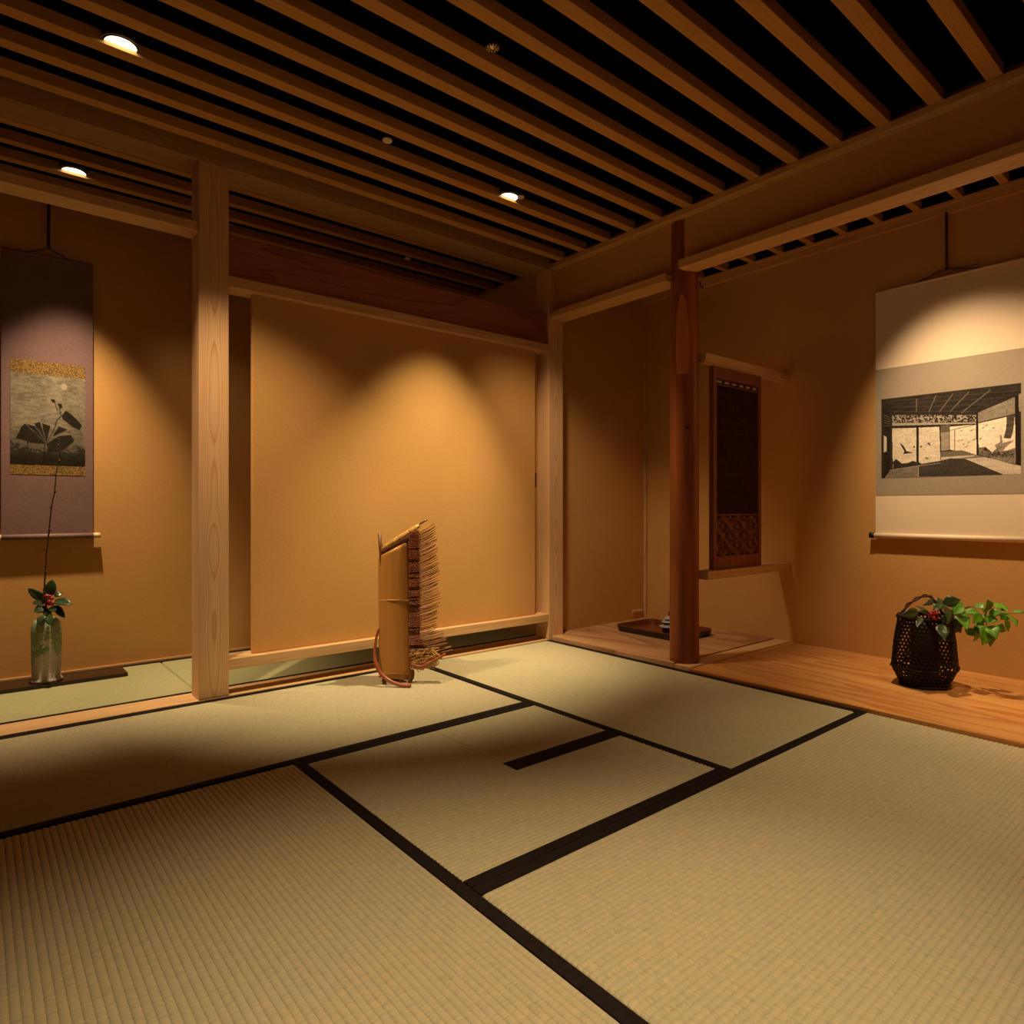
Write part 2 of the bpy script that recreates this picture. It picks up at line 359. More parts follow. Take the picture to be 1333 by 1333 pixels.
# ================================================================== TATAMI
HW = .0325
def ridged(bm, x0, x1, y0, y1, axis, zt=0.0, thick=.05, pitch=.01495, amp=.0030, seg=20, round_ends=True, seed=0):
    """corrugated rush surface with sides; ridges along axis"""
    L0, L1, W0, W1 = (x0, x1, y0, y1) if axis == 'X' else (y0, y1, x0, x1)
    nr = max(1, round((W1-W0)/pitch)); prof = []
    ph = [(0, -1.0), (.10, -.50), (.26, -.16), (.5, 0), (.74, -.16), (.90, -.50)]
    for i in range(nr):
        for t, h in ph: prof.append(((i+t)/nr, h*amp))
    prof.append((1.0, -amp))
    ls = [L0, L0+.004, L0+.012] + [L0+.012+(L1-L0-.024)*k/seg for k in range(1, seg)] + [L1-.012, L1-.004, L1]
    dz = {0: -.006, 1: -.0018, 2: 0, len(ls)-3: 0, len(ls)-2: -.0018, len(ls)-1: -.006} if round_ends else {}
    rows = []
    for j, l in enumerate(ls):
        row = []
        for i, (t, h) in enumerate(prof):
            wv = W0+(W1-W0)*t
            if 0 < i < len(prof)-1: wv += .0007*mnoise.noise(Vector((l*6+seed, round(t*nr)*.9, 0)))
            z = zt+h+dz.get(j, 0)
            row.append(bm.verts.new((l, wv, z) if axis == 'X' else (wv, l, z)))
        rows.append(row)
    for r0, r1 in zip(rows, rows[1:]):
        for i in range(len(prof)-1):
            bm.faces.new((r0[i], r1[i], r1[i+1], r0[i+1]) if axis == 'X' else (r0[i], r0[i+1], r1[i+1], r1[i]))
    # sides
    def skirt(vl):
        lo = [bm.verts.new((v_.co.x, v_.co.y, zt-thick)) for v_ in vl]
        for i in range(len(vl)-1): bm.faces.new((vl[i], vl[i+1], lo[i+1], lo[i]))
    skirt(rows[0]); skirt(rows[-1][::-1]); skirt([r_[0] for r_ in rows][::-1]); skirt([r_[-1] for r_ in rows])
def border(bm, x0, x1, y0, y1, zt=0.0):
    box(bm, x0, x1, y0, y1, zt-.052, zt+.0012, bev=.0015)
def tatami(label, x0, x1, y0, y1, axis, sides=(1, 1), m=None, zt=0.0, g=.0012, seed=0, seg=20, group=None):
    x0 += g; x1 -= g; y0 += g; y1 -= g
    t = tag(empty('tatami_mat', ((x0+x1)/2, (y0+y1)/2, zt-.05)), label, 'tatami mat', group)
    m = m or (M['tat_x'] if axis == 'X' else M['tat_y'])
    a, b_ = (HW if sides[0] else 0), (HW if sides[1] else 0)
    bm = BM()
    if axis == 'X': ridged(bm, x0, x1, y0+a, y1-b_, 'X', zt, seed=seed, seg=seg)
    else: ridged(bm, x0+a, x1-b_, y0, y1, 'Y', zt, seed=seed, seg=seg)
    fin('rush_surface', bm, m, parent=t)
    for k, (s, wd) in enumerate(zip(sides, (a, b_))):
        if not s: continue
        bm = BM()
        if axis == 'X': border(bm, x0, x1, (y0 if k == 0 else y1-wd), (y0+wd if k == 0 else y1), zt)
        else: border(bm, (x0 if k == 0 else x1-wd), (x0+wd if k == 0 else x1), y0, y1, zt)
        fin('border', bm, M['heri'], parent=t)
    return t
x0_, x1_, y0_, y1_ = .8197, 1.777, 1.177, 2.128
TG = 'tatami mats of the main room'
tatami('straw-green tatami mat in the near left corner, ridges running away from the viewer', x0_-.955, x0_, y0_-.96, y1_, 'Y', seed=1, seg=40, group=TG)
tatami('broad tatami mat in the near right corner beside the bright floor board', x0_, X2, y0_-.955, y0_, 'X', seed=2, seg=40, group=TG)
tatami('long tatami mat along the wooden threshold, carrying the bamboo ornament at its end', x1_-1.91, x1_, y1_, Y2, 'X', seed=3, group=TG)
tatami('tatami mat running along the tokonoma, between the corner post and the log pillar', x1_, X2, y0_, Y2, 'Y', seed=4, group=TG)
# half mat with the cut-out for the sunken hearth, and its fill-in piece
xs, yc = 1.297, 1.617
t = tag(empty('half_tatami_mat', (1.2, 1.6, -.05)), 'square half tatami mat in the middle of the floor, cut out for the hearth piece', 'tatami mat', TG)
bm = BM(); ridged(bm, x0_+.001, xs-.0012, y0_+HW, y1_-HW, 'X', seed=5, round_ends=False); ridged(bm, xs-.0012, x1_-.001, y0_+HW, yc-.001, 'X', seed=5, round_ends=False)
fin('rush_surface', bm, M['tat_x'], parent=t)
fin('border', boxm(x0_+.001, x1_-.001, y0_+.001, y0_+HW, -.052, .0012, bev=.0015), M['heri'], parent=t)
fin('border', boxm(x0_+.001, xs-.0012, y1_-HW, y1_-.001, -.052, .0012, bev=.0015), M['heri'], parent=t)
t = tag(empty('hearth_mat', (1.54, 1.87, -.05)), 'small tatami piece with wide black border filling the hearth opening of the half mat', 'tatami mat', TG)
bm = BM(); ridged(bm, xs+.001, x1_-.001, yc+.066, y1_-HW, 'X', seed=6, round_ends=False); fin('rush_surface', bm, M['tat_x'], parent=t)
fin('border', boxm(xs+.001, x1_-.001, yc+.001, yc+.066, -.052, .0016, bev=.002), M['heri'], parent=t)
fin('border', boxm(xs+.001, x1_-.001, y1_-HW, y1_-.001, -.052, .0012, bev=.0015), M['heri'], parent=t)
# mats beyond the frame
for (a, b_, c, d, ax) in ((XL, x0_-.955, y0_-.96, y1_, 'Y'), (XL, x1_-1.91, y1_, Y2, 'X'), (XL, x0_, y0_-.96-.76, y0_-.96, 'X'), (x0_, X2, y0_-.955-.76, y0_-.955, 'X'), (XL, X2, YN, y0_-.96-.76, 'X')):
    tatami('tatami mat behind the viewpoint, outside the photographed floor', a, b_, c, d, ax, seg=4, group='mats outside the frame')
# alcove mats
AG = 'mats of the back alcove'
tatami('greenish tatami mat in the left alcove under the black flower board', XL, .772, 3.222, YB-.013, 'X', (1, 1), M['tat_a'], 0, seed=8, group=AG)
tatami('greenish tatami mat seen through the slot under the big sliding screen', .772, 2.765, 3.222, YB-.013, 'X', (1, 1), M['tat_a'], 0, seed=9, group=AG)

# ================================================================== TIMBER FRAME
def timber(name, label, cat, x0, x1, y0, y1, z0, z1, m, bev=.003, group=None):
    o = fin(name, boxm(x0, x1, y0, y1, z0, z1, bev=bev), m, ((x0+x1)/2, (y0+y1)/2, z0)); return tag(o, label, cat, group)
timber('threshold_rail', 'long pale cypress threshold rail set flush between the room mats and the alcove', 'threshold', XL, 2.745, 3.0655, 3.219, -.05, .003, M['hin_x'], .0015)
timber('square_post', 'thick square cypress post standing free at the left, with cathedral grain', 'post', .735, .855, 3.066, 3.19, .003, 2.302, M['post'], .005)
timber('corner_post', 'slim square corner post at the end of the sliding screen, beside the nook', 'post', 2.722, 2.842, 3.068, 3.19, .003, 2.34, M['post'], .004)
timber('ceiling_beam', 'wide flat cypress beam at ceiling height above the threshold, resting on both posts', 'beam', XL, 2.795, 3.067, 3.222, 2.302, 2.42, M['beam'], .003)
timber('cross_rail', 'thin cross rail over the left alcove opening, left of the thick post', 'rail', XL, .737, 3.072, 3.185, 2.000, 2.038, M['hin_x'], .002)
timber('transom_beam', 'dark red cedar beam above the lintel of the sliding screen', 'beam', .853, 2.724, 3.082, 3.18, 1.8385, 2.020, M['red_x'], .004)
timber('lintel_rail', 'pale cypress lintel carrying the top of the sliding screen', 'lintel', .853, 2.724, 3.070, 3.195, 1.792, 1.838, M['hin_x'], .002)
timber('sill_rail', 'raised pale cypress sill rail under the sliding screen', 'sill', .853, 2.724, 3.070, 3.195, .1135, .160, M['hin_x'], .002)
timber('header_rail', 'pale rail under the plaster header between corner post and log pillar', 'rail', X2, 2.860, 2.165, 3.068, 2.003, 2.043, M['hin_y'], .002)
timber('header_rail', 'long pale rail under the plaster header to the right of the log pillar', 'rail', X2, 2.845, .15, 2.083, 2.044, 2.086, M['hin_y'], .002)
# sliding screen (two leaves)
def screen(label, x0, x1, y0, y1, pull):
    t = tag(empty('sliding_screen', ((x0+x1)/2, (y0+y1)/2, .1605)), label, 'sliding door')
    fin('leaf', boxm(x0, x1, y0, y1, .1605, 1.7915, bev=.003), M['wall'], parent=t)
    if pull:
        fin('finger_pull', boxm(x1-.036, x1-.014, y0-.0025, y0+.001, .95, 1.045, bev=.0008), M['iron'], parent=t)
    return t
screen('large gold-brown cloth-covered sliding screen, lit by a spot, behind the bamboo ornament', .968, 2.650, 3.115, 3.142, False)
screen('rear screen leaf, a narrow dark strip with black finger pull beside the corner post', 1.80, 2.721, 3.172, 3.192, True)
# log pillar
def jit(a, z): return .03*mnoise.noise(Vector((math.cos(a)*1.2, math.sin(a)*1.2, z*1.4)))+.008*mnoise.noise(Vector((math.cos(a)*4, math.sin(a)*4, z*6)))
PC = (2.842, 2.128)
bm = BM(); lathe(bm, (PC[0], PC[1], 0), [(.0765-.002*z, z+.004) for z in [2.336*k/60 for k in range(61)]], 40, True, jit)
pil = tag(fin('log_pillar', bm, M['log'], (PC[0], PC[1], .004), smooth=True), 'polished reddish natural log pillar with a pale peeled patch near its top', 'pillar')
# nail hook on pillar
hp = Vector((2.775, 2.065, 1.232))
t = tag(empty('pillar_hook', hp), 'small black iron hook nailed to the right side of the log pillar', 'hook')
bm = BM(); tube(bm, spline([hp+Vector((.02, .01, 0)), hp, hp+Vector((-.014, -.008, -.010)), hp+Vector((-.018, -.020, -.004)), hp+Vector((-.014, -.028, .010))], 4), .0035, 6); fin('hook_shank', bm, M['iron'], parent=t, smooth=True)
bm = BM(); lathe(bm, (0, 0, 0), [(.001, -.003), (.008, -.002), (.008, .002), (.001, .003)], 10)
bmesh.ops.rotate(bm, verts=bm.verts, matrix=Matrix.Rotation(pi/2, 3, 'Y')); bmesh.ops.translate(bm, verts=bm.verts, vec=hp+Vector((.001, .002, .002))); fin('hook_plate', bm, M['iron'], parent=t, smooth=True)
hp = at(912, 374, 3.55)
bm = BM(); tube(bm, spline([hp+Vector((0, 0, .035)), hp+Vector((0, 0, .01)), hp+Vector((0, -.012, -.008)), hp+Vector((0, -.016, .006))], 4), .003, 6)
tag(fin('ceiling_hook', bm, M['iron'], hp, smooth=True), 'tiny black hook hanging under the tokonoma ceiling beside the log pillar', 'hook')

# ================================================================== TOKONOMA FLOOR
timber('nook_floor_board', 'pinkish floor board of the nook behind the log pillar, under the tray', 'floor board', 2.750, XT, 2.128, 3.15, -.012, .020, M['nook'], .003)
timber('cross_strip', 'narrow pale floor strip crossing between the log pillar and the back wall', 'floor strip', 2.742, XT, 2.022, 2.118, -.03, .0165, M['hin_x'], .002)
timber('tokonoma_board', 'wide glossy orange-brown tokonoma floor board carrying the dark basket', 'floor board', 2.738, XT, .15, 2.018, -.04, .012, M['toko'], .003)
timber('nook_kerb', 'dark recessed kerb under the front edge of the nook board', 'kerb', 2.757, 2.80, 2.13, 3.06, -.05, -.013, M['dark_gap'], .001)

# ================================================================== LATTICE SHELF IN THE NOOK
timber('upper_rail', 'upper cypress rail holding the dark lattice shutter, from pillar to back wall', 'rail', 2.90, XT, 2.035, 2.085, 1.590, 1.634, M['hin_x'], .002)
timber('guide_strip', 'thin guide strip just under the upper rail of the lattice shutter', 'rail', 2.90, XT, 2.050, 2.070, 1.580, 1.590, M['hin_x'], .001)
timber('lower_rail', 'lower cypress rail on which the dark lattice shutter stands', 'rail', 2.90, XT, 2.020, 2.100, .446, .490, M['hin_x'], .002)
lx0, lx1, lz0, lz1, ly0, ly1 = 2.985, 3.457, .4905, 1.5795, 2.045, 2.075
t = tag(empty('lattice_shutter', ((lx0+lx1)/2, 2.06, lz0)), 'dark red-brown lattice shutter with fine vertical slats, standing between two rails', 'shutter')
fw = .036
fin('stile', boxm(lx0, lx0+fw*.8, ly0, ly1, lz0, lz1, bev=.002), M['kumiko'], parent=t)
fin('stile', boxm(lx1-fw*.8, lx1, ly0, ly1, lz0, lz1, bev=.002), M['kumiko'], parent=t)
fin('top_rail', boxm(lx0+fw*.8, lx1-fw*.8, ly0, ly1, lz1-.062, lz1, bev=.002), M['kumiko'], parent=t)
fin('bottom_rail', boxm(lx0+fw*.8, lx1-fw*.8, ly0, ly1, lz0, lz0+.070, bev=.002), M['kumiko'], parent=t)
ix0, ix1 = lx0+fw*.8, lx1-fw*.8
fin('backing', boxm(ix0, ix1, ly1-.008, ly1-.003, lz0+.07, lz1-.062), M['reed'], parent=t)
for z in (.783, 1.005, 1.235, 1.485): fin('cross_bar', boxm(ix0, ix1, ly0+.008, ly0+.016, z-.0045, z+.0045), M['kumiko'], parent=t)
for k in range(28):
    x = ix0+(ix1-ix0)*(k+.5)/28
    fin('slat', boxm(x-.0028, x+.0028, ly0+.004, ly0+.012, .787, 1.482), M['reed'], parent=t)
for k in range(6):
    x = ix0+(ix1-ix0)*(k+.5)/6
    o = fin('gap_dash', boxm(x-.020, x+.016, ly0+.003, ly0+.010, 1.496, 1.506), M['hin_x'], parent=t)  # pale piece standing in for light wall seen through a gap
# hemp-leaf openwork at the foot
bm = BM(); za, zb = .560, .777
nx = 6; dx = (ix1-ix0)/nx; nz = 4; dz_ = (zb-za)/nz
def bar(p, q, wd=.0026):
    p = Vector((p[0], 2.055, p[1])); q = Vector((q[0], 2.055, q[1])); d = q-p; L = d.length
    if L < 1e-5: return
    d.normalize(); obox(bm, (p+q)/2, d, Vector((0, 1, 0)), d.cross(Vector((0, 1, 0))), L/2, .004, wd/2)
for i in range(nx):
    for j in range(nz):
        xa, xb, ya, yb = ix0+i*dx, ix0+(i+1)*dx, za+j*dz_, za+(j+1)*dz_; c = ((xa+xb)/2, (ya+yb)/2)
        flip = (i+j) % 2
        A_, B_, C_, D_ = (xa, ya), (xb, ya), (xb, yb), (xa, yb)
        p, q = (A_, C_) if flip else (B_, D_); r_, s_ = (B_, D_) if flip else (A_, C_)
        bar(p, q)
        for e in (r_, s_):
            cc = ((p[0]+q[0]+e[0])/3, (p[1]+q[1]+e[1])/3)
            for k in (p, q, e): bar(k, cc)
        bar(A_, D_); bar(A_, B_)
o = fin('openwork_panel', bm, M['tine'], parent=t); o['label'] = 'carved hemp-leaf openwork panel at the foot'; o['kind'] = 'stuff'
# small wall box near nook corner
cx_, cz_ = 3.64, .072
t = tag(empty('wall_outlet', (cx_, 3.15, cz_)), 'small pale socket cover low on the nook wall above the floor board', 'outlet')
fin('cover', boxm(cx_-.05, cx_+.05, 3.135, 3.15, cz_-.004, cz_+.014, bev=.002), M['ivory'], parent=t)
fin('lower_flap', boxm(cx_-.047, cx_+.047, 3.141, 3.15, cz_-.030, cz_-.005, bev=.002), M['wall'], parent=t)

# ================================================================== CEILING FITTINGS
def downlight(label, x, y):
    t = tag(empty('downlight', (x, y, 2.352)), label, 'ceiling light', 'recessed ceiling spots')
    bm = BM(); lathe(bm, (x, y, 2.352), [(.046, .004), (.046, 0), (.052, -.001), (.054, .004), (.052, .060)], 32, False); fin('housing', bm, M['iron'], parent=t, smooth=True)
    bm = BM(); lathe(bm, (x, y, 2.352), [(.054, .001), (.055, .0), (.0562, .001), (.0562, .006)], 32, False); fin('trim_ring', bm, M['metal'], parent=t, smooth=True)
    bm = BM(); bmesh.ops.create_circle(bm, cap_ends=True, radius=.0455, segments=28); bmesh.ops.translate(bm, verts=bm.verts, vec=(x, y, 2.3555)); fin('lens', bm, M['lamp'], parent=t)
    bm = BM(); tube(bm, [(x, y, 2.40), (x, y, CT)], .008, 8); fin('stem', bm, M['iron'], parent=t)
names = ['lit ceiling spot over the tatami, seen between slats above the right part of the screen',
         'brightest lit ceiling spot between the slats at the upper left',
         'lit spot in the alcove ceiling at far left, over the mauve scroll',
         'ceiling spot hidden behind the header, lighting the cream scroll and basket',
         'ceiling spot above the near right mat', 'ceiling spot above the near left mat']
for s, nme in zip(SPOTS, names): downlight(nme, s[1][0], s[1][1]+(.033 if s[0] != 'scroll_spot' else 0))
def cap(label, x, y, z, r=.021):
    t = tag(empty('ceiling_sensor', (x, y, z)), label, 'ceiling fitting', 'small round white ceiling caps')
    bm = BM(); lathe(bm, (x, y, z), [(r*.5, -.0015), (r*.92, 0), (r, .004), (r*.9, .009)], 24); fin('disc', bm, M['white'], parent=t, smooth=True)
    bm = BM(); tube(bm, [(x, y, z+.008), (x, y, CT)], .006, 8); fin('stem', bm, M['iron'], parent=t)
cap('small white round ceiling disc, left of the other two over the room', 1.312, 2.492, 2.347)
cap('small white round ceiling disc just beside the lit spot near the corner post', 2.045, 2.515, 2.347, .018)
cap('small dim white disc in the alcove ceiling above the dark red beam', 2.03, 3.595, 2.347, .019)
t = tag(empty('sprinkler_head', (1.33, 1.752, 2.37)), 'small ribbed metal sprinkler head peeping out between two ceiling slats', 'sprinkler')
bm = BM(); tube(bm, [(1.315, 1.765, 2.372), (1.315, 1.765, CT)], .009, 8); fin('pipe', bm, M['iron'], parent=t)
bm = BM(); lathe(bm, (1.315, 1.765, 2.352), [(.005, 0), (.010, .002), (.010, .020), (.006, .024)], 12); fin('core', bm, M['metal'], parent=t)
bm = BM()
for k in range(12):
    a = 2*pi*k/12; d = Vector((math.cos(a), math.sin(a), 0)); obox(bm, Vector((1.315, 1.765, 2.363))+d*.017, d, Vector((-d.y, d.x, 0)), UP, .006, .0012, .010)
fin('fins', bm, M['metal'], parent=t)

# ================================================================== HANGING SCROLLS
def grid_picture(name, parent, W, H, img, place, backside):
    """img HxWx3 (row 0 = top); place(s, t) -> world point for s (0..1 left to right), t (0..1 top to bottom)"""
    me = bpy.data.meshes.new(name); org = Vector(parent['_org'])
    vs_ = []
    for j in range(H):
        for i in range(W): vs_.append(tuple(place(i/(W-1), j/(H-1))-org))
    fs = [(j*W+i, (j+1)*W+i, (j+1)*W+i+1, j*W+i+1) for j in range(H-1) for i in range(W-1)]
    me.from_pydata(vs_, [], fs)
    ca = me.color_attributes.new('ink', 'FLOAT_COLOR', 'POINT')
    arr = np.ones((H*W, 4), dtype=np.float32); arr[:, :3] = np.clip(img.reshape(-1, 3), 0, 1); ca.data.foreach_set('color', arr.ravel())
    me.materials.append(M['print']); o = bpy.data.objects.new(name, me); COL.objects.link(o); o.parent = parent; o['_org'] = tuple(org)
    return o
def npoly(Xg, Yg, pts):
    ins = np.zeros(Xg.shape, bool); n = len(pts); j = n-1
    for i in range(n):
        xi, yi = pts[i]; xj, yj = pts[j]
        c = ((yi > Yg) != (yj > Yg)) & (Xg < (xj-xi)*(Yg-yi)/((yj-yi) if abs(yj-yi) > 1e-9 else 1e-9)+xi); ins ^= c; j = i
    return ins
def nline(Xg, Yg, a, b_, wd):
    a = np.array(a, float); b_ = np.array(b_, float); d = b_-a; L = max(1e-9, (d**2).sum())
    t_ = np.clip(((Xg-a[0])*d[0]+(Yg-a[1])*d[1])/L, 0, 1)
    return np.hypot(Xg-a[0]-t_*d[0], Yg-a[1]-t_*d[1]) < wd/2
rng = np.random.default_rng(3)
def fnoise(H, W, cy, cx):
    a = rng.random((cy+2, cx+2)); yi = np.linspace(0, cy, H); xi = np.linspace(0, cx, W)
    y0 = yi.astype(int); x0 = xi.astype(int); fy = (yi-y0)[:, None]; fx = (xi-x0)[None]
    fy = fy*fy*(3-2*fy); fx = fx*fx*(3-2*fx)
    g = lambda dy, dx: a[np.ix_(y0+dy, x0+dx)]
    return g(0, 0)*(1-fy)*(1-fx)+g(1, 0)*fy*(1-fx)+g(0, 1)*(1-fy)*fx+g(1, 1)*fy*fx

# ---- right scroll (on the back wall x = XT), y falls to the right
sy0, sy1, sz0, sz1 = 1.515, .825, .672, 1.988
XS = XT-.022
t = tag(empty('hanging_scroll', (XS, 1.17, sz0)), 'wide cream hanging scroll with a monochrome picture of a temple room, over the basket', 'scroll')
def shs(name, y0, y1, z0, z1, x0, x1, m, parent=t, bev=.0005): return fin(name, boxm(x0, x1, min(y0, y1), max(y0, y1), z0, z1, bev=bev), m, parent=parent)
shs('silk_mount', sy0, sy1, sz0, sz1, XS, XS+.002, M['paper_w'])
shs('grey_band', sy0-.001, sy1+.001, .888, 1.570, XS-.0012, XS-.0002, M['silk_g'])
bm = BM(); tube(bm, [(XS-.004, sy0+.004, sz0), (XS-.004, sy1-.004, sz0)], .0135, 20); fin('roller', bm, M['paper_w'], parent=t, smooth=True)
for y, s in ((sy0+.004, 1), (sy1-.004, -1)):
    bm = BM(); tube(bm, [(XS-.004, y, sz0), (XS-.004, y+s*.024, sz0)], .0155, 16); fin('roller_knob', bm, M['iron'], parent=t, smooth=True)
bm = BM(); tube(bm, [(XS, sy0, sz1), (XS, sy1, sz1)], .006, 10); fin('top_rod', bm, M['paper_w'], parent=t, smooth=True)
for a in (1.32, 1.02):
    bm = BM(); tube(bm, [(XS-.001, a, sz1+.004), (XS-.003, 1.166, 2.022)], .0028, 6); fin('hanging_cord', bm, M['cord'], parent=t, smooth=True)
bm = BM(); tube(bm, spline([(XS-.002, 1.25, 2.006), (XS-.004, 1.18, 2.030), (XS-.004, 1.10, 2.014), (XS-.004, 1.03, 2.012)], 4), .002, 6); fin('cord_end', bm, M['cord'], parent=t)
bm = BM(); tube(bm, [(XS-.004, 1.168, 2.024), (XS-.004, 1.169, 2.31)], .0065, 8); tag(fin('hanger_rod', bm, M['cord'], (XS, 1.168, 2.024), smooth=True), 'thin dark bamboo rod holding the cord of the cream scroll', 'hanger')
# picture, drawn in its own millimetre-like units (photo crop units kept: 0..1200 x 0..670)
W_, H_ = 380, 250
pa, pb, pzt, pzb = 1.484, .858, 1.407, .980
def crop2st(x, y):
    u = 1130+x/6.566; v = 490+y/6.566
    r_ = (u-CX)/F; dx_ = r_*RIGHT.x+FWD.x; dy_ = r_*RIGHT.y+FWD.y; k_ = (XS-.002)/dx_
    return ((pa-dy_*k_)/(pa-pb)*1000, (pzt-(EYE+(CY-v)/F*k_))/(pzt-pzb)*680)
def Q(*pts): return [crop2st(*p) for p in pts]
Xg, Yg = np.meshgrid(np.linspace(0, 1000, W_), np.linspace(0, 680, H_))
img = np.full((H_, W_), .05)
nz1 = fnoise(H_, W_, 40, 14); nz2 = fnoise(H_, W_, 90, 160)
def fill(pts, val, tex=0): 
    k_ = npoly(Xg, Yg, pts); img[k_] = val if tex == 0 else (val*(1+tex*(nz1+nz2-1)))[k_] if isinstance(val, np.ndarray) else val*(1+tex*(nz1+nz2-1))[k_]
def line(a, b_, wd, val):
    a, b_ = Q(a, b_); k_ = nline(Xg, Yg, a, b_, wd); img[k_] = val
# coffered ceiling
fill(Q((130, 205), (1333, 60), (1333, 130), (930, 312), (600, 318), (190, 318), (130, 260)), .045, .5)
for a, b_ in (((415, 190), (412, 300)), ((580, 165), (520, 300)), ((725, 150), (612, 300)), ((860, 135), (700, 300)), ((1040, 120), (800, 310))): line(a, b_, 7, .14)
for a, b_ in (((190, 300), (930, 300)), ((200, 265), (1060, 240)), ((170, 235), (1190, 180)), ((150, 215), (1300, 120))): line(a, b_, 3, .09)
# left wall of the pictured room
fill(Q((130, 260), (190, 318), (190, 800), (130, 875)), .035, .8)
fill(Q((133, 505), (160, 520), (160, 640), (133, 650)), .45)
for k_ in range(5): line((135, 330+k_*22), (185, 352+k_*18), 3, .15)
# frieze with openwork, lintel
fill(Q((195, 320), (930, 320), (930, 395), (195, 405)), .05)
k_ = npoly(Xg, Yg, Q((205, 330), (925, 330), (925, 388), (205, 395))) & (nz2 > .55); img[k_] = .30
fill(Q((205, 398), (930, 392), (930, 412), (205, 422)), .30)
fill(Q((205, 422), (930, 404), (930, 412), (205, 432)), .03)
# sliding doors at the back
fill(Q((205, 445), (413, 440), (413, 755), (212, 785)), .50, .25)
fill(Q((432, 438), (612, 430), (618, 722), (435, 750)), .52, .25)
fill(Q((415, 430), (432, 430), (435, 760), (418, 765)), .03)
line((612, 425), (622, 725), 5, .05)
fill(Q((212, 730), (240, 705), (290, 745), (340, 740), (380, 722), (455, 742), (455, 755), (215, 785)), .05)   # rocks
fill(Q((268, 567), (300, 590), (330, 640), (390, 652), (330, 660), (300, 665), (310, 640)), .05)               # bird
fill(Q((495, 580), (525, 562), (535, 600), (515, 580)), .06)
fill(Q((480, 690), (520, 695), (505, 712)), .15)
for c_ in ((393, 603), (453, 600)): img[np.hypot(Xg-crop2st(*c_)[0], Yg-crop2st(*c_)[1]) < 7] = .04
# room beyond
fill(Q((622, 420), (700, 410), (700, 470), (622, 478)), .12)
fill(Q((622, 480), (697, 472), (697, 628), (625, 636)), .26, .2)
fill(Q((700, 430), (925, 412), (925, 672), (700, 625)), .62, .2)
line((740, 460), (740, 632), 5, .10); line((700, 462), (925, 410), 5, .10); line((697, 470), (697, 628), 5, .08)
for c_ in ((795, 465), (885, 460), (860, 565), (815, 580), (800, 545), (905, 540), (770, 550), (840, 600)): fill(Q((c_[0]-18, c_[1]+8), (c_[0], c_[1]-4), (c_[0]+20, c_[1]-12), (c_[0]+4, c_[1]+6)), .25)
# floor
fill(Q((190, 800), (620, 725), (930, 672), (1333, 770), (1333, 850), (135, 880)), .18, .25)
fill(Q((625, 645), (800, 630), (930, 672), (625, 722)), .14)
fill(Q((625, 690), (900, 672), (920, 680), (622, 720)), .42)
fill(Q((190, 800), (430, 760), (430, 860), (150, 878)), .16, .3)
fill(Q((430, 765), (700, 700), (830, 705), (1170, 845), (430, 858)), .07, .3)
fill(Q((830, 705), (1000, 690), (1333, 770), (1333, 850), (1175, 845)), .45, .2)
line((430, 770), (430, 860), 4, .3); line((190, 800), (620, 740), 4, .28)
# painted wall at right
fill(Q((940, 310), (1255, 175), (1255, 320), (940, 395)), .22, .3)
fill(Q((942, 400), (1255, 330), (1262, 755), (945, 670)), .66, .2)
fill(Q((942, 392), (1255, 318), (1255, 330), (942, 402)), .05)
fill(Q((1185, 345), (1255, 330), (1240, 470), (1220, 530), (1160, 530), (1180, 440)), .09, .4)                   # pine trunk
fill(Q((945, 610), (1000, 600), (1060, 650), (1130, 590), (1160, 640), (1262, 610), (1262, 760), (945, 670)), .15, 1.0)
fill(Q((1080, 590), (1130, 560), (1125, 500), (1140, 500), (1150, 570), (1250, 545), (1170, 610), (1140, 665), (1120, 640)), .22, .6)
for c_ in ((980, 440), (1010, 420), (1070, 440), (960, 530)): fill(Q((c_[0]-14, c_[1]+6), (c_[0], c_[1]-4), (c_[0]+16, c_[1]-12), (c_[0]+4, c_[1]+6)), .2)
fill(Q((922, 315), (940, 310), (946, 672), (926, 672)), .03)
fill(Q((1255, 165), (1285, 155), (1310, 765), (1265, 755)), .03)
fill(Q((1285, 155), (1333, 130), (1333, 290), (1290, 300)), .25, .2); fill(Q((1310, 310), (1345, 300), (1345, 765), (1315, 760)), .3, .3)
img = np.clip(img, 0, 1); img = np.where(img > .12, .12+(img-.12)*1.35, img*(.22+.78*img/.12)); img *= (.92+.16*nz2)
rgb = np.stack([img*1.05+.012, img*.93+.008, img*.78+.006], -1)
grid_picture('temple_room_print', t, W_, H_, rgb, lambda s, q: Vector((XS-.0018, pa+(pb-pa)*s, pzt+(pzb-pzt)*q)), 1)

# ---- left scroll (on the alcove wall y = YB)
YS = YB-.022
lx0_, lx1_, lz0_, lz1_ = .112, .472, .682, 2.045
t = tag(empty('hanging_scroll', (.29, YS, lz0_)), 'narrow mauve hanging scroll with a dark lotus picture, in the left alcove', 'scroll')
fin('silk_mount', boxm(lx0_, lx1_, YS, YS+.002, lz0_, lz1_, bev=.0005), M['silk_p'], parent=t)
fin('gold_strip', boxm(.146, .439, YS-.0012, YS-.0002, 1.466, 1.531), M['gold'], parent=t)
fin('gold_strip', boxm(.146, .439, YS-.0012, YS-.0002, .982, 1.031), M['gold'], parent=t)
bm = BM(); tube(bm, [(lx0_, YS-.006, lz0_), (lx1_, YS-.006, lz0_)], .0135, 20); fin('roller', bm, M['silk_p'], parent=t, smooth=True)
for x, s in ((lx0_, -1), (lx1_, 1)):
    bm = BM(); tube(bm, [(x, YS-.006, lz0_), (x+s*.030, YS-.006, lz0_)], .0138, 16); fin('roller_knob', bm, M['ivory'], parent=t, smooth=True)
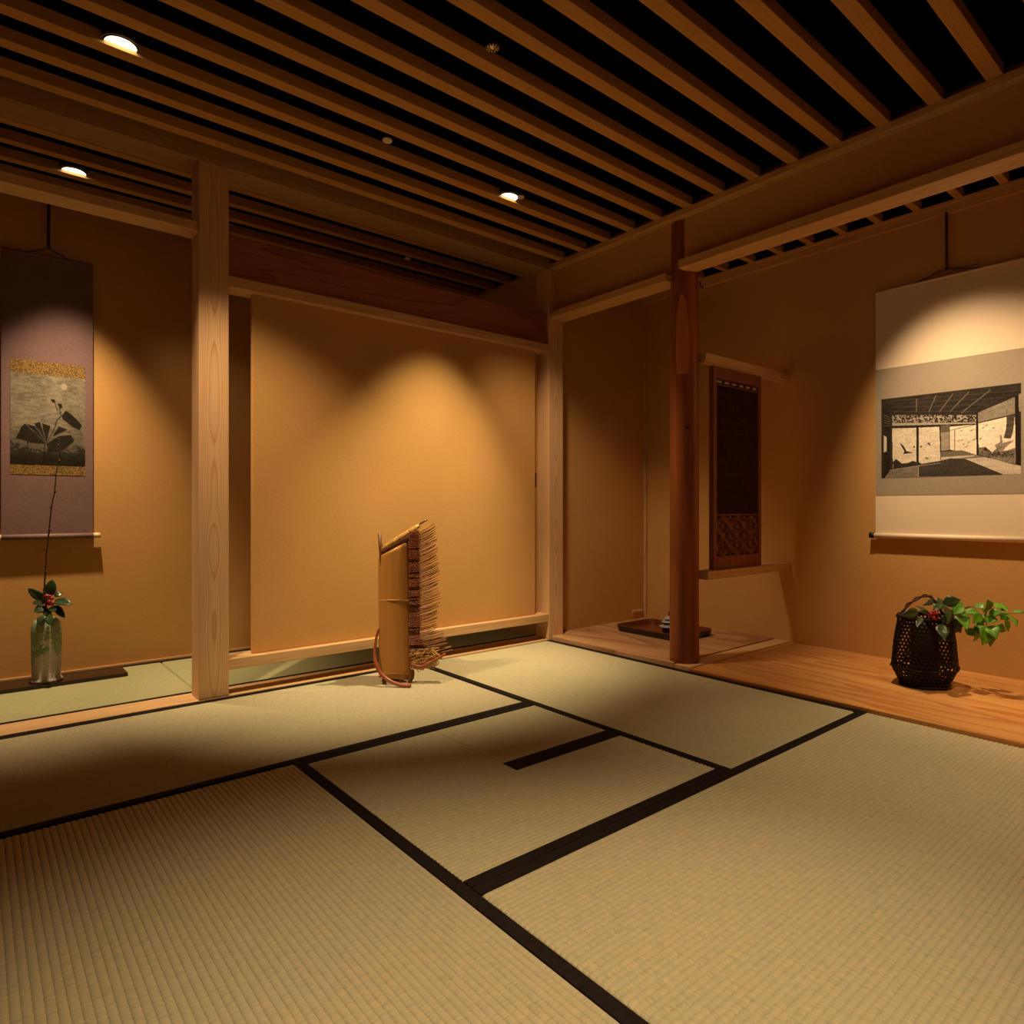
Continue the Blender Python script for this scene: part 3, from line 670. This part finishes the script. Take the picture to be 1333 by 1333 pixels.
bm = BM(); tube(bm, [(lx0_, YS, lz1_), (lx1_, YS, lz1_)], .006, 10); fin('top_rod', bm, M['silk_p'], parent=t, smooth=True)
for a in (.21, .375):
    bm = BM(); tube(bm, [(a, YS-.001, lz1_+.004), (.292, YS-.003, 2.088)], .0028, 6); fin('hanging_cord', bm, M['cord'], parent=t, smooth=True)
bm = BM(); tube(bm, [(.292, YS-.004, 2.09), (.292, YS-.004, 2.31)], .0062, 8); tag(fin('hanger_rod', bm, M['cord'], (.292, YS, 2.09), smooth=True), 'thin dark rod holding the cord of the mauve scroll', 'hanger')
W_, H_ = 150, 210
Xg, Yg = np.meshgrid(np.linspace(100, 828, W_), np.linspace(330, 1210, H_))    # crop units of the photograph
n1 = fnoise(H_, W_, 50, 14); n2 = fnoise(H_, W_, 110, 60); n3 = fnoise(H_, W_, 8, 5)
img = .30*(.55+.45*n1+.35*(n2-.5)+.25*(n3-.5))
low = np.clip((Yg-820)/330, 0, 1); img *= (1-.83*low)
img[np.hypot(Xg-612, Yg-425) < 32] = .42
def dk(pts, val):
    k_ = npoly(Xg, Yg, pts); img[k_] = val*(.8+.5*n1[k_])
c_ = (440, 1000)
for a, b_ in (((195, 860), (235, 815)), ((250, 820), (330, 835)), ((320, 810), (380, 790)), ((395, 800), (480, 825))): dk([c_, a, b_], .055)
dk([c_, (200, 860), (150, 960), (300, 1000)], .045); dk([(500, 930), (560, 820), (650, 850)], .05)
dk([c_, (560, 920), (680, 900), (720, 960), (600, 1060), (470, 1090)], .05)
dk([(590, 720), (630, 660), (680, 690), (760, 760), (795, 800), (770, 850), (700, 820), (600, 750)], .045)
dk([(475, 560), (520, 560), (530, 600), (500, 590)], .05); dk([(545, 595), (590, 600), (600, 640), (570, 645)], .05)
for a, b_, wd in (((525, 600), (550, 670), 8), ((570, 640), (580, 710), 8), ((590, 715), (545, 760), 10), ((545, 760), (525, 830), 10), ((525, 830), (440, 1000), 6), ((425, 1000), (412, 1200), 9), ((260, 990), (262, 1080), 8), ((570, 1060), (570, 1180), 9), ((440, 1000), (300, 870), 4), ((440, 1000), (360, 850), 4), ((440, 990), (490, 850), 4)):
    img[nline(Xg, Yg, a, b_, wd)] = .02 if wd > 5 else .14
img = np.where(img < .10, img*.35, img*.85); rgb = np.stack([img*1.0+.006, img*.88+.005, img*.68+.003], -1)
grid_picture('lotus_print', t, W_, H_, rgb, lambda s, q: Vector((.146+.293*s, YS-.0018, 1.467+(1.030-1.467)*q)), 1)

# ================================================================== LEAVES
def leaf_bm(bm, base, tip, normal, width, curl=.15, fold=.18, n=9, blunt=False):
    base = Vector(base); tip = Vector(tip); d = tip-base; L = d.length; d.normalize()
    nn = Vector(normal); nn = (nn-d*nn.dot(d)).normalized(); s = d.cross(nn)
    rows = []
    for i in range(n+1):
        t_ = i/n; w_ = width/2*(1.0*math.sin(pi*t_**.9)**.75 if blunt and 0 < t_ < 1 else 1.02*math.sin(pi*t_**.78)**1.05*(1-.25*t_**3) if 0 < t_ < 1 else 0)
        c = base+d*(L*t_)+nn*(curl*L*math.sin(pi*t_)*.5)-nn*(curl*L*.4*t_*t_)
        if i in (0, n): rows.append([bm.verts.new(c)])
        else: rows.append([bm.verts.new(c+s*(k*w_)+nn*(fold*abs(k)*w_)) for k in (-1, -.5, 0, .5, 1)])
    for a, b_ in zip(rows, rows[1:]):
        if len(a) == 1:
            for k in range(4): bm.faces.new((a[0], b_[k+1], b_[k]))
        elif len(b_) == 1:
            for k in range(4): bm.faces.new((a[k], a[k+1], b_[0]))
        else:
            for k in range(4): bm.faces.new((a[k], a[k+1], b_[k+1], b_[k]))
def leaves(parent, items, m, depth, name='leaf', swing=lambda u: 0.0, blunt=False):
    """items: (u_base, v_base, u_tip, v_tip, width in units, depth offset base, depth offset tip)"""
    for it in items:
        ub, vb, ut, vt, wd, db, dt = it
        bm = BM(); b_ = at(ub, vb, depth+db-swing(ub)); t_ = at(ut, vt, depth+dt-swing(ut))
        nrm = -FWD*random.uniform(.6, 1.0)+UP*random.uniform(.2, .8)+RIGHT*random.uniform(-.5, .5)
        leaf_bm(bm, b_, t_, nrm, wd*depth/F, random.uniform(.05, .25), random.uniform(.1, .3), blunt=blunt)
        o = fin(name, bm, m, parent=parent, smooth=True)
        md = o.modifiers.new('thickness', 'SOLIDIFY'); md.thickness = .0006

# ================================================================== LEFT ALCOVE: board, vase
timber('flower_board', 'long thin black lacquered board lying on the alcove mat under the vase', 'board', -.45, .585, 3.757, 3.925, .0012, .0165, M['lacquer'], .002)
vc = (.272, 3.842, .0168)
VD = vc[0]*FWD.x+vc[1]*FWD.y
t = tag(empty('vase', vc), 'tall rough ceramic vase with green and ash glaze, on the black board', 'vase')
def vj(a, z): return .035*mnoise.noise(Vector((math.cos(a)*1.5, math.sin(a)*1.5, z*9)))
prof = [(.063, 0), (.064, .006), (.060, .012), (.0555, .018), (.056, .06), (.0575, .12), (.0585, .18), (.0590, .225), (.0575, .25), (.052, .272), (.043, .286), (.034, .291), (.030, .288), (.030, .24), (.028, .20)]
bm = BM(); lathe(bm, vc, prof, 40, True, vj); fin('body', bm, M['glaze'], parent=t, smooth=True)
bm = BM()   # applied moulded ring on the shoulder side facing the room
cc = Vector((vc[0], vc[1], vc[2]+.165)); pts = []
for k in range(13):
    a = pi+pi*k/12; px_, pz_ = .024*math.cos(a), .018*math.sin(a)
    ang = math.atan2(-FWD.y, -FWD.x)+px_/.058
    pts.append(cc+Vector((math.cos(ang)*.0585, math.sin(ang)*.0585, pz_)))
tube(bm, pts, .0022, 6); fin('moulded_curve', bm, M['glaze'], parent=t, smooth=True)
# flower stem arrangement
t2 = tag(empty('flower_arrangement', (vc[0], vc[1], .25)), 'tall bare twig with dark leaves and red fruit, in the green vase', 'flowers')
tw = [at(u, v_, VD+.002*i) for i, (u, v_) in enumerate([(62, 822), (61, 800), (58, 768), (59, 745), (61, 715), (64, 690), (67, 660), (71, 640), (73, 618), (76, 600), (77, 580), (77, 570)])]
bm = BM(); tube(bm, spline(tw, 3), [.0042-.0026*k/33 for k in range(34)], 7); fin('twig', bm, M['stem'], parent=t2, smooth=True)
bm = BM()
for k in range(2, 11):
    p = tw[k]; s = 1 if k % 2 else -1
    bmesh.ops.create_icosphere(bm, subdivisions=1, radius=.0045, matrix=Matrix.Translation(p+RIGHT*s*.004)@Matrix.Diagonal((1, 1, 1.8, 1)))
fin('buds', bm, M['stem'], parent=t2, smooth=True)['kind'] = 'stuff'
leaves(t2, [(66, 776, 68, 754, 14, 0, 0), (60, 782, 36, 766, 11, 0, -.03), (70, 776, 82, 772, 9, 0, .02), (70, 783, 93, 786, 12, 0, -.02), (72, 788, 84, 804, 9, 0, -.03),
            (60, 785, 41, 784, 8, 0, .02), (60, 790, 44, 796, 13, 0, -.03), (66, 790, 72, 796, 9, 0, -.04), (64, 782, 55, 770, 7, 0, .02), (62, 792, 60, 802, 9, 0, -.02), (58, 800, 50, 812, 10, -.03, -.07), (64, 800, 68, 814, 11, -.04, -.08)], M['leaf_d'], VD, blunt=True)
bm = BM()
for k in range(14):
    bmesh.ops.create_icosphere(bm, subdivisions=2, radius=random.uniform(.006, .009), matrix=Matrix.Translation(at(63+random.uniform(-6, 6), 781+random.uniform(-5, 6), VD-.012+random.uniform(-.01, .01))))
o = fin('fruit_cluster', bm, M['berry'], parent=t2, smooth=True)
bm = BM()
for k in range(4): tube(bm, [at(63+random.uniform(-4, 4), 795, VD), at(62+random.uniform(-4, 4), 812, VD)], .004, 6)
fin('stems', bm, M['leaf_d'], parent=t2, smooth=True)

# ================================================================== BAMBOO ORNAMENT
BD = 3.094
def L(u, v_, d=0.0): return at(u, v_, BD+d)
base = Vector((1.500, 2.745, 0))
t = tag(empty('bamboo_ornament', base), 'split-bamboo ornament with a fanned comb of tines, standing before the large screen', 'ornament')
# front culm: curved face
bm = BM(); nU, nV = 12, 34
def culm_pt(s, q, back=0):
    ul = 492.2+.020*q*60; ur = 531.8+.06*q*60
    vt = 724.8+(704-724.8)*s; vb = 882+4*s
    v_ = vt+(vb-vt)*q; u = ul+(ur-ul)*s
    bul = .030*math.sin(pi*s)
    ring = 0
    if abs(v_-782) < 2.2 or abs(v_-878) < 1.6: ring = .0035
    return L(u, v_, .02-bul-ring+back+.012*s)
front = [[bm.verts.new(culm_pt(i/nU, (j/nV))) for i in range(nU+1)] for j in range(nV+1)]
backs = [[bm.verts.new(culm_pt(i/nU, (j/nV), .008)) for i in range(nU+1)] for j in range(nV+1)]
for j in range(nV):
    for i in range(nU):
        bm.faces.new((front[j][i], front[j+1][i], front[j+1][i+1], front[j][i+1])); bm.faces.new((backs[j][i], backs[j][i+1], backs[j+1][i+1], backs[j+1][i]))
    bm.faces.new((front[j][0], backs[j][0], backs[j+1][0], front[j+1][0])); bm.faces.new((front[j][nU], front[j+1][nU], backs[j+1][nU], backs[j][nU]))
for i in range(nU):
    bm.faces.new((front[0][i], front[0][i+1], backs[0][i+1], backs[0][i])); bm.faces.new((front[nV][i], backs[nV][i], backs[nV][i+1], front[nV][i+1]))
fin('bamboo_slab', bm, M['culm'], parent=t, smooth=True)
for vv in (782, 878):
    bm = BM(); tube(bm, spline([L(493.5+(vv-782)*.01+s*40.5, vv-1.0*math.sin(pi*s), .017-.031*math.sin(pi*s)+.012*s) for s in [k/8 for k in range(9)]], 2), .0035, 6); fin('node_ring', bm, M['bam_yel'] if vv < 800 else M['culm'], parent=t, smooth=True)
# back culm behind it
bm = BM()
tube(bm, [L(512, 880, .075), L(512, 790, .075), L(513, 722, .075)], .058, 20); fin('rear_culm', bm, M['bam_dark'], parent=t, smooth=True)
# upright dark stick
bm = BM(); tube(bm, [L(494, 695, .015), L(496, 722, .02), L(499, 800, .03)], .0085, 10); fin('upright_stick', bm, M['bam_dark'], parent=t, smooth=True)
# diagonal bound rod
bm = BM(); tube(bm, [L(497, 713, .03), L(530, 694, .03), L(546, 684, .03)], [.010, .011, .010], 10); fin('bound_rod', bm, M['bam_yel'], parent=t, smooth=True)
bm = BM(); tube(bm, [L(497, 719, .03), L(530, 701, .03), L(541, 693, .03)], [.013, .014, .012], 10); fin('bound_rod', bm, M['bam_dark'], parent=t, smooth=True)
bm = BM(); tube(bm, [L(522, 698, .03), L(543, 684, .03), L(556, 676.5, .03)], .0042, 8); fin('bound_rod', bm, M['bam_dark'], parent=t, smooth=True)
bm = BM()
for k in range(26):      # bindings
    s = k/25; u = 498+s*45; v_ = 714-s*28
    c = L(u, v_+1.5, .03); a = (L(546, 684, .03)-L(497, 713, .03)).normalized()
    pts = [c+(-FWD*math.cos(q)*.0165+(a.cross(FWD))*math.sin(q)*.0165) for q in [2*pi*j/12 for j in range(13)]]
    tube(bm, pts, .0016, 5, False)
fin('binding', bm, M['bam_yel'], parent=t, smooth=True)
# woven spine
bm = BM(); cols = 6
def spine(s, q, off=0):
    v_ = 690+q*168; u0 = 532+.6*q; u1 = 545.5+1.5*q
    if q > .86: u1 += (q-.86)/.14*30
    return L(u0+(u1-u0)*s, v_, .02+off)
for side in (0, .012):
    pass
rowsn = 60
g0 = [[bm.verts.new(spine(i/cols, j/rowsn, (.003 if (i+j) % 2 else -.003))) for i in range(cols+1)] for j in range(rowsn+1)]
g1 = [[bm.verts.new(spine(i/cols, j/rowsn, .018)) for i in range(cols+1)] for j in range(rowsn+1)]
for j in range(rowsn):
    for i in range(cols):
        bm.faces.new((g0[j][i], g0[j+1][i], g0[j+1][i+1], g0[j][i+1])); bm.faces.new((g1[j][i], g1[j][i+1], g1[j+1][i+1], g1[j+1][i]))
    bm.faces.new((g0[j][0], g1[j][0], g1[j+1][0], g0[j+1][0])); bm.faces.new((g0[j][cols], g0[j+1][cols], g1[j+1][cols], g1[j][cols]))
fin('woven_spine', bm, M['bam_dark'], parent=t)
bm = BM()
for j in range(1, 80):    # lashings across the spine
    q = j/80; c0 = spine(0, q, -.006); c1 = spine(1, q, -.006); c1 = c1+UP*.004
    if random.random() < .75: tube(bm, [c0+RIGHT*.0*j, (c0+c1)/2-FWD*.003, c1], .0016, 4)
fin('lashing', bm, M['rattan'], parent=t)['kind'] = 'stuff'
# fanned comb of tines, each its own
NT = 70
for k in range(NT):
    q = k/(NT-1); u0 = 545.5+1.0*q; v0 = 694+q*158
    if q > .88: u0 += (q-.88)/.12*14
    ang = 31-17*q+random.uniform(-3, 3); ln = 22+6*math.sin(pi*min(1, q*1.1))+random.uniform(-2.5, 2.5)+(8 if q > .85 else 0)
    a = math.radians(ang); dpt = random.uniform(-.012, .012)
    p0 = L(u0-6, v0+6*math.tan(a)*.6, .024); p1 = L(u0+ln*.55*math.cos(a), v0-ln*.5*math.sin(a), .024+dpt*.4); p2 = L(u0+ln*math.cos(a), v0-ln*math.sin(a), .024+dpt)
    bm = BM(); tube(bm, [p0, p1, p2], [.0034, .0030, .0018], 5); fin('tine', bm, M['tine'], parent=t)
# tangled ends near the foot
bm = BM()
for k in range(220):
    u0 = random.uniform(533, 564); v0 = random.uniform(850, 872)-(u0-534)*.15
    p = L(u0, v0, random.uniform(0, .03)); a = random.uniform(-.6, .6)
    d = RIGHT*math.cos(a)*random.uniform(.012, .045)+UP*math.sin(a)*.03
    tube(bm, spline([p, p+d*.5+UP*random.uniform(-.008, .012), p+d], 2), .002, 4)
o = fin('frayed_ends', bm, M['bam_yel'], parent=t); o['kind'] = 'stuff'
bm = BM(); tube(bm, spline([L(535, 864, .01), L(548, 868, .0), L(562, 861, 0), L(572, 856, 0), L(580, 851, .0)], 4), [.010]*8+[.006]*8+[.004], 8); fin('foot_branch', bm, M['rattan'], parent=t, smooth=True)
bm = BM(); tube(bm, spline([L(528, 866, .05), L(536, 872, .02), L(537, 880, .01), L(533, 888, .01)], 4), .009, 8); fin('foot_branch', bm, M['bam_dark'], parent=t, smooth=True)
# curved rattan stick
bm = BM(); pts = spline([L(492.6, 818, .02), L(488.6, 838, -.0), L(488.5, 858, -.03), L(494, 874, -.05), (L(505, 885, -.065)), L(519, 891, -.075), L(535, 893.5, -.08)], 5)
pts = [Vector((p.x, p.y, max(p.z, .0098))) for p in pts]
tube(bm, pts, [.005+.0042*min(1, k/12) for k in range(len(pts))], 12); fin('curved_stick', bm, M['rattan'], parent=t, smooth=True)

for ch in t.children:      # everything stands on the mat, nothing sinks into it
    for v_ in ch.data.vertices:
        if v_.co.z+base.z < .0015: v_.co.z = .0015-base.z

# ================================================================== BASKET
bc = Vector((3.300, 1.128, .0125)); BKD = bc.x*FWD.x+bc.y*FWD.y
t = tag(empty('bamboo_basket', bc), 'dark openwork bamboo basket with a twisted vine handle, on the tokonoma board', 'basket')
def prof_r(z):   # hexagonal-ish body profile
    ks = [(0, .098), (.085, .138), (.20, .128), (.315, .110)]
    for (a, ra), (b_, rb) in zip(ks, ks[1:]):
        if z <= b_: return ra+(rb-ra)*(z-a)/(b_-a)
    return ks[-1][1]
NS = 6
def bpt(th, z, dr=0):
    r_ = prof_r(z)+dr; a = (th % (2*pi/NS))-pi/NS; k_ = math.cos(pi/NS)/math.cos(a)
    k_ = .35+.65*k_; r_ = r_*(1.0/.95)*k_
    th2 = th+math.radians(10)
    return bc+Vector((r_*math.cos(th2), r_*math.sin(th2), z))
nA, nR = 44, 19
bm = BM(); Hh = .312; cw = 2*pi/nA; ch = Hh/nR
for j in range(nR+1):
    for i in range(nA):
        ca_, cz_ = (i+.5*(j % 2))*cw, (j+.0)*ch
        outer, inner = [], []
        for k in range(6):
            a = pi/6+k*pi/3
            for lst, s in ((outer, 1.0), (inner, .60)):
                th_ = ca_+math.cos(a)*cw/math.sqrt(3)*s; z_ = min(Hh, max(0, cz_+math.sin(a)*ch/1.5*s)); lst.append(bpt(th_, z_))
        vo = [bm.verts.new(p) for p in outer]; vi = [bm.verts.new(p) for p in inner]
        for k in range(6): bm.faces.new((vo[k], vo[(k+1) % 6], vi[(k+1) % 6], vi[k]))
o = fin('woven_body', bm, M['basket'], parent=t); md = o.modifiers.new('thickness', 'SOLIDIFY'); md.thickness = .003
o['label'] = 'hexagonal openwork weave'
for z, rr in ((.0075, .006), (.086, .004), (.312, .008)):
    bm = BM(); pts = [bpt(2*pi*k/48, z) for k in range(49)]; tube(bm, pts, rr, 8, False); fin('rim' if z > .3 else 'hoop', bm, M['basket'], parent=t, smooth=True)
bm = BM()
bmesh.ops.create_circle(bm, cap_ends=True, radius=.098, segments=32, matrix=Matrix.Translation(bc+Vector((0, 0, .003)))); fin('base', bm, M['basket'], parent=t)
bm = BM(); lathe(bm, tuple(bc+Vector((0, 0, .004))), [(.055, 0), (.058, .01), (.058, .27), (.052, .272), (.05, .20)], 24); o = fin('water_tube', bm, M['basket'], parent=t, smooth=True)
def LB(u, v_, d=0): return at(u, v_, BKD+d-.0021*max(0, u-1215))
bm = BM()
for ph in (0, pi):
    pts = spline([LB(1172, 808, -.01), LB(1175, 797, 0), LB(1182, 787, 0), LB(1192, 780, 0), LB(1203, 775.5, 0), LB(1212, 777, .0), LB(1219, 786, .0), LB(1228, 800, .02)], 6)
    pts = [p+RIGHT*.004*math.cos(i*.45+ph)+UP*.004*math.sin(i*.45+ph)+FWD*.003*math.sin(i*.45+ph) for i, p in enumerate(pts)]
    tube(bm, pts, .0042, 7)
fin('vine_handle', bm, M['stem'], parent=t, smooth=True)
# flowers in the basket
t = tag(empty('flower_arrangement', (bc.x, bc.y, .28)), 'camellia-like dark leaves, red berries and a bright green leafy branch, in the basket', 'flowers')
K = 1333/183/1.0
def cu(x): return 1150+x/7.284
def cv(y): return 760+y/7.284
def LV(lst, m, w0=1.0):
    leaves(t, [(cu(a), cv(b_), cu(c), cv(d), wd/7.284*w0, e, f_) for a, b_, c, d, wd, e, f_ in lst], m, BKD, swing=lambda u: .0021*max(0, u-1215))
LV([(330, 265, 160, 300, 75, -.08, -.12), (440, 290, 340, 255, 40, -.08, -.10), (420, 275, 300, 205, 45, -.03, .0), (360, 310, 315, 410, 50, -.09, -.14), (470, 160, 380, 205, 40, -.03, -.06),
    (540, 200, 470, 260, 60, -.06, -.10), (560, 190, 625, 390, 90, -.08, -.13), (560, 180, 740, 150, 80, -.04, -.02), (520, 200, 560, 140, 70, -.02, .03), (600, 250, 660, 350, 90, -.02, .0),
    (560, 380, 545, 555, 85, -.10, -.15), (500, 400, 590, 540, 80, -.10, -.16), (640, 330, 740, 470, 90, -.0, .02), (690, 400, 660, 480, 60, .02, .02), (300, 300, 210, 250, 50, -.06, -.02),
    (470, 330, 440, 250, 60, -.06, -.02), (600, 300, 560, 380, 60, -.08, -.1)], M['leaf_d'], 1.3)
LV([(650, 200, 760, 190, 70, -.02, 0), (760, 215, 660, 290, 75, -.02, -.05), (720, 270, 640, 215, 60, 0, -.02), (700, 270, 800, 440, 95, -.01, -.06), (720, 250, 770, 300, 60, 0, .02),
    (900, 260, 750, 275, 45, .0, -.03), (880, 240, 760, 230, 45, .02, .04), (940, 240, 870, 180, 70, .02, .05), (990, 260, 990, 145, 85, .0, -.02), (980, 300, 930, 230, 60, .0, -.02),
    (930, 290, 850, 370, 90, 0, -.04), (1000, 290, 1120, 260, 60, .0, .0), (1010, 300, 1000, 385, 90, 0, -.03), (1160, 260, 1040, 170, 80, .02, .04), (1120, 230, 1175, 265, 60, .02, .0),
    (1165, 290, 1275, 405, 75, 0, -.04), (1150, 330, 1190, 460, 65, .02, .03), (1060, 400, 1170, 450, 60, .03, .06), (960, 390, 870, 400, 75, -.01, -.03), (970, 400, 940, 585, 110, -.01, -.06),
    (1000, 400, 1080, 520, 85, -.01, -.04), (985, 410, 1020, 600, 85, .0, -.02), (960, 400, 850, 470, 70, .0, .03), (860, 420, 790, 490, 70, .03, .05), (900, 400, 860, 560, 70, .02, .04),
    (1330, 265, 1215, 260, 35, -.01, -.02), (1180, 280, 1110, 340, 60, .0, .0)], M['leaf'], 1.35)
bm = BM(); tube(bm, spline([LB(cu(540), cv(330)), LB(cu(650), cv(280)), LB(cu(800), cv(290)), LB(cu(960), cv(330)), LB(cu(1080), cv(300)), LB(cu(1180), cv(280)), LB(cu(1333), cv(272)), LB(cu(1420), cv(265))], 4), .0024, 6); fin('branch', bm, M['stem_g'], parent=t, smooth=True)
bm = BM(); tube(bm, spline([LB(cu(960), cv(330)), LB(cu(975), cv(380)), LB(cu(985), cv(420))], 3), .002, 6); fin('branch', bm, M['stem_g'], parent=t, smooth=True)
bm = BM()
for k in range(16):
    bmesh.ops.create_icosphere(bm, subdivisions=2, radius=random.uniform(.006, .009), matrix=Matrix.Translation(LB(1215+random.uniform(-5, 5), 801+random.uniform(-5, 5), -.11+random.uniform(-.01, .01))))
fin('berry_cluster', bm, M['berry'], parent=t, smooth=True)
bm = BM()
for k in range(5): tube(bm, [LB(1215+random.uniform(-6, 6), 800, -.07), LB(1208+random.uniform(-6, 6), 830, 0)], .003, 6)
fin('stems', bm, M['stem'], parent=t, smooth=True)

# ================================================================== TRAY AND INCENSE BURNER
tcx, tcy, tz = 3.36, 2.68, .0203
t = tag(empty('lacquer_tray', (tcx, tcy, tz)), 'low red-brown lacquer tray with dark outer sides, on the nook floor behind the pillar', 'tray')
def rrect(hx, hy, z, r_, n=6):
    pts = []
    for sx_, sy_, a0 in ((1, 1, 0), (-1, 1, pi/2), (-1, -1, pi), (1, -1, 3*pi/2)):
        for k in range(n+1):
            a = a0+pi/2*k/n; pts.append((tcx+sx_*(hx-r_)+r_*math.cos(a), tcy+sy_*(hy-r_)+r_*math.sin(a), tz+z))
    return pts
bm = BM(); specs = [(.175, .255, 0, .05), (.185, .265, .038, .055), (.182, .262, .041, .053), (.177, .257, .039, .05), (.168, .248, .012, .045)]
rings = [[bm.verts.new(p) for p in rrect(*s)] for s in specs]
for a, b_ in zip(rings, rings[1:]):
    for k in range(len(a)): bm.faces.new((a[k], a[(k+1) % len(a)], b_[(k+1) % len(a)], b_[k]))
f = bm.faces.new(rings[0][::-1]); 
n_ = len(rings[0])
for i, f in enumerate(bm.faces): f.material_index = 0 if (i < n_ or i >= 4*n_) else 1
f = bm.faces.new(rings[-1]); f.material_index = 1
fin('tray_body', bm, None, parent=t, mats=[M['lacquer'], M['tray']])
ic = Vector((3.330, 2.612, tz+.0125))
ID = ic.x*FWD.x+ic.y*FWD.y
t = tag(empty('incense_burner', ic), 'small blue and white porcelain pagoda-shaped incense burner, on the tray', 'incense burner')
def sq(bm, h0, r0, h1, r1, rot=pi/4, n=4): lathe(bm, tuple(ic), [(r0*1.15, h0*1.2), (r1*1.15, h1*1.2)], n)
for i, (h0, r0, h1, r1, m_, nm) in enumerate([(.006, .040, .034, .036, 'blue', 'lower_body'), (.034, .056, .044, .036, 'porc', 'roof'), (.044, .030, .058, .028, 'blue', 'middle_body'), (.058, .046, .067, .026, 'porc', 'roof'), (.067, .020, .074, .019, 'blue', 'upper_body'), (.074, .032, .090, .008, 'porc', 'roof')]):
    bm = BM(); sq(bm, h0, r0, h1, r1, n=6); fin(nm, bm, M[m_], parent=t)
bm = BM(); lathe(bm, tuple(ic), [(.004, .106), (.007, .113), (.0025, .120), (.003, .132), (.001, .138)], 10); fin('finial', bm, M['blue'], parent=t, smooth=True)
for k in range(3):
    a = 2*pi*k/3+.4; bm = BM(); lathe(bm, (ic.x+.028*math.cos(a), ic.y+.028*math.sin(a), ic.z), [(.006, 0), (.008, .008)], 8); fin('foot', bm, M['blue'], parent=t)

for o in bpy.data.objects:
    if '_org' in o: del o['_org']
